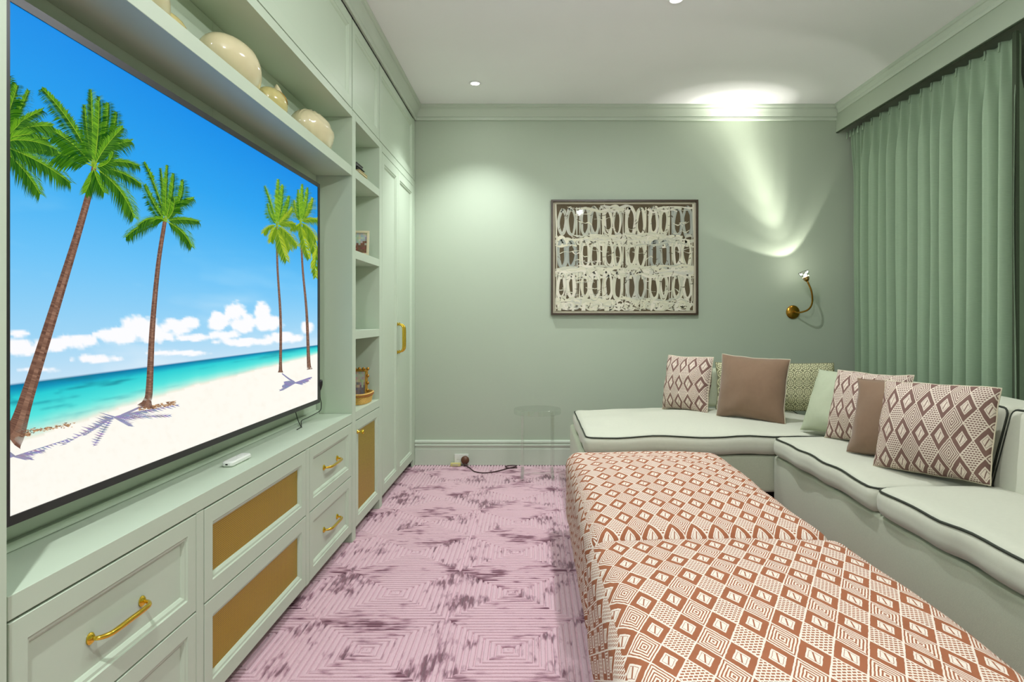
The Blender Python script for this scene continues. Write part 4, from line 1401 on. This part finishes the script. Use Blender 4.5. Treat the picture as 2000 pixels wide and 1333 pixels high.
# backs
mb = softbox(2.17, 2.29, 1.30, 5.16, SB + .005, 0.80, 0.03, (3, 20, 4)); mb.build('back_frame', 'upholstery_base', sofa, smooth=True)
mb = softbox(1.15, 2.165, 5.02, 5.16, SB + .145, 0.83, 0.035, (10, 3, 4)); mb.build('back_frame', 'upholstery_base', sofa, smooth=True)
def back_cushion(y0, y1):
    x0, x1, z0, z1 = 1.90, 2.165, 0.50, 0.842
    hz = (z1 - z0) / 2
    def df(a2, b2, c2, q):
        x, y, z = q
        x += 0.045 * c2 if a2 < 0 else 0.0
        x -= 0.02 * (1 - b2 * b2) * (1 - c2 * c2) if a2 < -0.5 else 0
        z += 0.012 * (1 - b2 * b2) * max(0, c2)
        return (x, y, z)
    mb = softbox(x0, x1, y0, y1, z0, z1, 0.035, (4, 12, 5), df)
    o = mb.build('back_cushion', 'upholstery', sofa, smooth=True)
    pth = []
    for p in perimeter(y0 + .008, y1 - .008, z0 + .008, z1 - .008, 0, 0.03, 5, 14):
        yy, zz = p[0], p[1]
        c2 = (zz - 0.671) / hz; b2 = (yy - (y0 + y1) / 2) / ((y1 - y0) / 2)
        pth.append((x0 + 0.010 + 0.045 * c2, yy, zz + 0.012 * (1 - b2 * b2) * max(0, c2)))
    mb = MB(); mb.tube(pth, 0.0045, 6, closed=True); mb.build('piping', 'dark_piping', o, smooth=True)
back_cushion(2.795, 4.10); back_cushion(1.42, 2.788)


def pillow(name, label, BL, BR, h, lean, th, mat, group, zb=0.545, piping=None, pinch=0.06, seed=0.0, twist=0.0, uvo=(0, 0)):
    BL, BR = Vector((*BL, zb)), Vector((*BR, zb + twist))
    ux = (BR - BL); w = ux.length; ux.normalize()
    nn = Vector((-ux.y, ux.x, 0)).normalized()                # away from the viewer
    up = Vector((0, 0, 1)) * math.cos(lean) + nn * math.sin(lean)
    nf = ux.cross(up).normalized()                            # front normal
    c = (BL + BR) / 2 + up * h / 2
    t = thing(name, label, 'pillow', ((BL + BR) / 2), group)
    N = 18; hw, hh = w / 2, h / 2
    def shape(a2, b2):
        wb = noise.noise(Vector((a2 * 2.5 + seed, b2 * 2.5, seed))) * 0.03
        a3 = a2 * (1 - pinch * (1 - b2 * b2) + wb); b3 = b2 * (1 - pinch * (1 - a2 * a2) - wb)
        d = (max(0, 1 - a2 * a2) * max(0, 1 - b2 * b2)) ** 0.5
        return a3, b3, d
    mb = MB(); ids = {}
    for sd in (1, -1):
        for i in range(N + 1):
            for j in range(N + 1):
                a2 = math.sin(PI / 2 * (2 * i / N - 1)); b2 = math.sin(PI / 2 * (2 * j / N - 1))
                edge = i in (0, N) or j in (0, N)
                if edge and sd < 0: ids[sd, i, j] = ids[1, i, j]; continue
                a3, b3, d = shape(a2, b2)
                wr = noise.noise(Vector((a2 * 2.2 + seed, b2 * 2.2, seed * 1.7))) * 0.10 + noise.noise(Vector((a2 * 6 + seed, b2 * 2, seed))) * 0.04
                cr = noise.noise(Vector((a2 * 9 + seed, b2 * 3 - seed, 2.0))) * 0.10 * (abs(a2) ** 3) + noise.noise(Vector((a2 * 3 - seed, b2 * 9, 5.0))) * 0.10 * (abs(b2) ** 3)
                dd = d * th / 2 * (1 + wr * 1.7 + cr * 2.2) if not edge else 0
                dd += 0.0
                sagz = -0.010 * (1 - b2) * d
                p = c + ux * a3 * hw + up * (b3 * hh + sagz) + nf * dd * sd
                ids[sd, i, j] = mb.vert(p)
    for sd in (1, -1):
        for i in range(N):
            for j in range(N):
                q = [(i, j), (i + 1, j), (i + 1, j + 1), (i, j + 1)]
                uv = [(math.sin(PI / 2 * (2 * a2 / N - 1)) * hw + uvo[0], math.sin(PI / 2 * (2 * b2 / N - 1)) * hh + uvo[1]) for a2, b2 in q]
                f = [ids[sd, a2, b2] for a2, b2 in q]
                if sd < 0: f.reverse(); uv.reverse()
                mb.face(f, uv)
    o = mb.build('cover', mat, t, smooth=True)
    pts = []
    M = 40
    for k in range(4):
        for i in range(M // 4 * 2):
            f = -1 + 2 * i / (M // 4 * 2)
            a2, b2 = [(f, -1), (1, f), (-f, 1), (-1, -f)][k]
            a3, b3, d = shape(a2, b2)
            pts.append(c + ux * a3 * hw + up * b3 * hh)
    mb = MB(); mb.tube(pts, 0.0035, 6, closed=True)
    mb.build('piping' if piping else 'seam', piping or ('mount_board' if 'diamond' in mat else mat), t, smooth=True)
    return t

PG = 'scatter pillows on the sofa'
pillow('throw_pillow', 'mauve diamond-print pillow at the left end of the sofa', (0.915, 4.86), (1.165, 4.58), 0.385, 0.20, 0.20, 'mauve_diamond_fabric', PG, zb=0.560, seed=1.3, pinch=0.05)
pillow('throw_pillow', 'plain brown pillow with pale piping leaning in the middle of the back seat', (1.205, 4.50), (1.545, 4.20), 0.415, 0.22, 0.21, 'brown_fabric', PG, zb=0.562, piping='cream_piping', seed=2.9, twist=-0.02)
pillow('back_pillow', 'long green medallion-print cushion behind the brown pillow', (1.29, 4.83), (2.10, 4.72), 0.335, 0.16, 0.21, 'medallion_fabric', PG, zb=0.555, seed=4.4, pinch=0.03)
pillow('throw_pillow', 'plain sage pillow tucked behind a diamond-print pillow in the sofa corner', (1.575, 4.03), (1.79, 3.67), 0.385, 0.46, 0.18, 'sage_fabric', PG, zb=0.548, seed=6.1)
pillow('throw_pillow', 'mauve diamond-print pillow in the sofa corner, between sage and brown pillows', (1.612, 3.78), (1.832, 3.40), 0.385, 0.30, 0.20, 'mauve_diamond_fabric', PG, seed=7.7, pinch=0.05, uvo=(.03, .02))
pillow('throw_pillow', 'plain brown pillow half hidden behind the nearest diamond-print pillow', (1.552, 3.375), (1.835, 3.01), 0.375, 0.30, 0.19, 'brown_fabric', PG, seed=9.2)
pillow('throw_pillow', 'nearest and largest mauve diamond-print pillow on the right of the sofa', (1.520, 3.055), (1.800, 2.690), 0.395, 0.30, 0.21, 'mauve_diamond_fabric', PG, seed=11.5, pinch=0.035, uvo=(.01, .03))

# ottomans
def ottoman(label, x0, x1, y0, y1, z1, seed, rot):
    t = thing('ottoman', label, 'ottoman', ((x0 + x1) / 2, (y0 + y1) / 2, 0), 'diamond-print ottomans')
    zc0 = 0.06
    def uvf(ax, sg, p):
        x, y, z = p
        dz = max(0.0, z1 - 0.01 - z)
        if ax == 2: u, v = x, y
        elif ax == 0: u, v = (x1 + dz if sg > 0 else x0 - dz), y
        else: u, v = x, (y1 + dz if sg > 0 else y0 - dz)
        return (u + rot * y, v + seed)
    df = crown(0.040, 0, 0.010, seed * 7)
    mb = softbox(x0, x1, y0, y1, zc0, z1, 0.075, (16, 26, 6), df, uvf)
    mb.build('cover', 'rust_diamond_fabric', t, smooth=True)
    for lx in (x0 + 0.06, x1 - 0.10):
        for ly in (y0 + 0.06, y1 - 0.10):
            mb = MB(); mb.lathe([(0, 0), (.018, 0), (.022, .02), (.024, .07), (0, .07)], (lx + .02, ly + .02, 0.0005), (0, 0, 1), 12); mb.build('leg', 'dark_plinth', t, smooth=True)
    return t
ottoman('far rust and cream diamond-print ottoman, against the end of the sofa', 0.182, 1.050, 2.352, 3.86, 0.452, 0.02, 0.02)
ottoman('near rust and cream diamond-print ottoman in the foreground', 0.180, 1.068, 0.84, 2.342, 0.457, 0.055, 0.015)


# ================================================================== ACRYLIC TABLE, POWER OUTLET, CORD
t = thing('side_table', 'round clear acrylic side table against the end wall', 'table', (0.03, 5.24, 0))
mb = MB(); mb.lathe([(0, 0), (.176, 0), (.180, .004), (.180, .036), (.176, .040), (0, .040)], (0.03, 5.24, 0.470), (0, 0, 1), 48)
o = mb.build('tabletop', 'acrylic', t); fixn(o); autosmooth(o, 35)
for lx in (-0.085, 0.145):
    for ly in (5.12, 5.36):
        mb = MB(); mb.box(lx - .012, lx + .012, ly - .012, ly + .012, 0.016, 0.4695); mb.build('leg', 'acrylic', t, bevel=0.002)
    mb = MB(); mb.box(lx - .012, lx + .012, 5.04, 5.44, 0.001, 0.0155); mb.build('foot_rail', 'acrylic', t, bevel=0.002)
mb = MB(); mb.box(-0.072, 0.132, 5.23, 5.25, 0.001, 0.0155); mb.build('cross_rail', 'acrylic', t, bevel=0.002)

yb = YB - 0.0225
t = thing('power_outlet', 'sage power outlet plate low on the baseboard', 'outlet', (-0.588, yb, 0.052))
mb = MB(); mb.box(-0.645, -0.531, yb - 0.009, yb, 0.012, 0.092); mb.build('plate', 'white_plastic', t, bevel=0.002)
for x in (-0.615, -0.565):
    mb = MB(); mb.box(x - 0.006, x + 0.006, yb - 0.0115, yb - 0.0095, 0.066, 0.082); mb.build('switch', 'white_plastic', t)
    mb = MB(); mb.box(x - 0.008, x - 0.006, yb - 0.0105, yb - 0.0092, 0.044, 0.052); mb.box(x + 0.006, x + 0.008, yb - 0.0105, yb - 0.0092, 0.044, 0.052); mb.build('socket_slot', 'black_plastic', t)
t = thing('extension_lead', 'brown round plug with dark cord curling across the carpet', 'cord', (-0.56, 5.5, 0))
mb = MB(); mb.lathe([(0, 0), (.024, 0), (.032, .008), (.034, .022), (.030, .036), (.016, .044), (0, .046)], (-0.556, yb - 0.010, 0.048), (0, -1, 0), 24); mb.build('plug', 'plug_brown', t, smooth=True)
mb = MB()
mb.tube(catmull([(-0.556, yb - 0.05, 0.030), (-0.552, yb - 0.062, 0.012), (-0.52, 5.48, 0.005), (-0.49, 5.40, 0.005), (-0.455, 5.32, 0.005), (-0.38, 5.28, 0.005), (-0.29, 5.33, 0.005), (-0.21, 5.43, 0.005), (-0.15, 5.50, 0.005), (-0.14, 5.53, 0.006), (-0.18, 5.53, 0.008), (-0.225, 5.49, 0.008), (-0.20, 5.45, 0.006), (-0.13, 5.46, 0.005)], 6), 0.0042, 6)
mb.build('cord', 'cord_brown', t, smooth=True)
t = thing('plug_adapter', 'small pale yellow adapter block on the carpet under the outlet', 'adapter', (-0.64, 5.55, 0))
mb = MB(); mb.box(-0.672, -0.590, 5.525, 5.560, 0.001, 0.026); mb.build('body', 'book_yellow', t, bevel=0.003)
mb = MB(); mb.box(-0.655, -0.61, 5.523, 5.5245, 0.008, 0.018); mb.build('face_plate', 'mount_board', t)
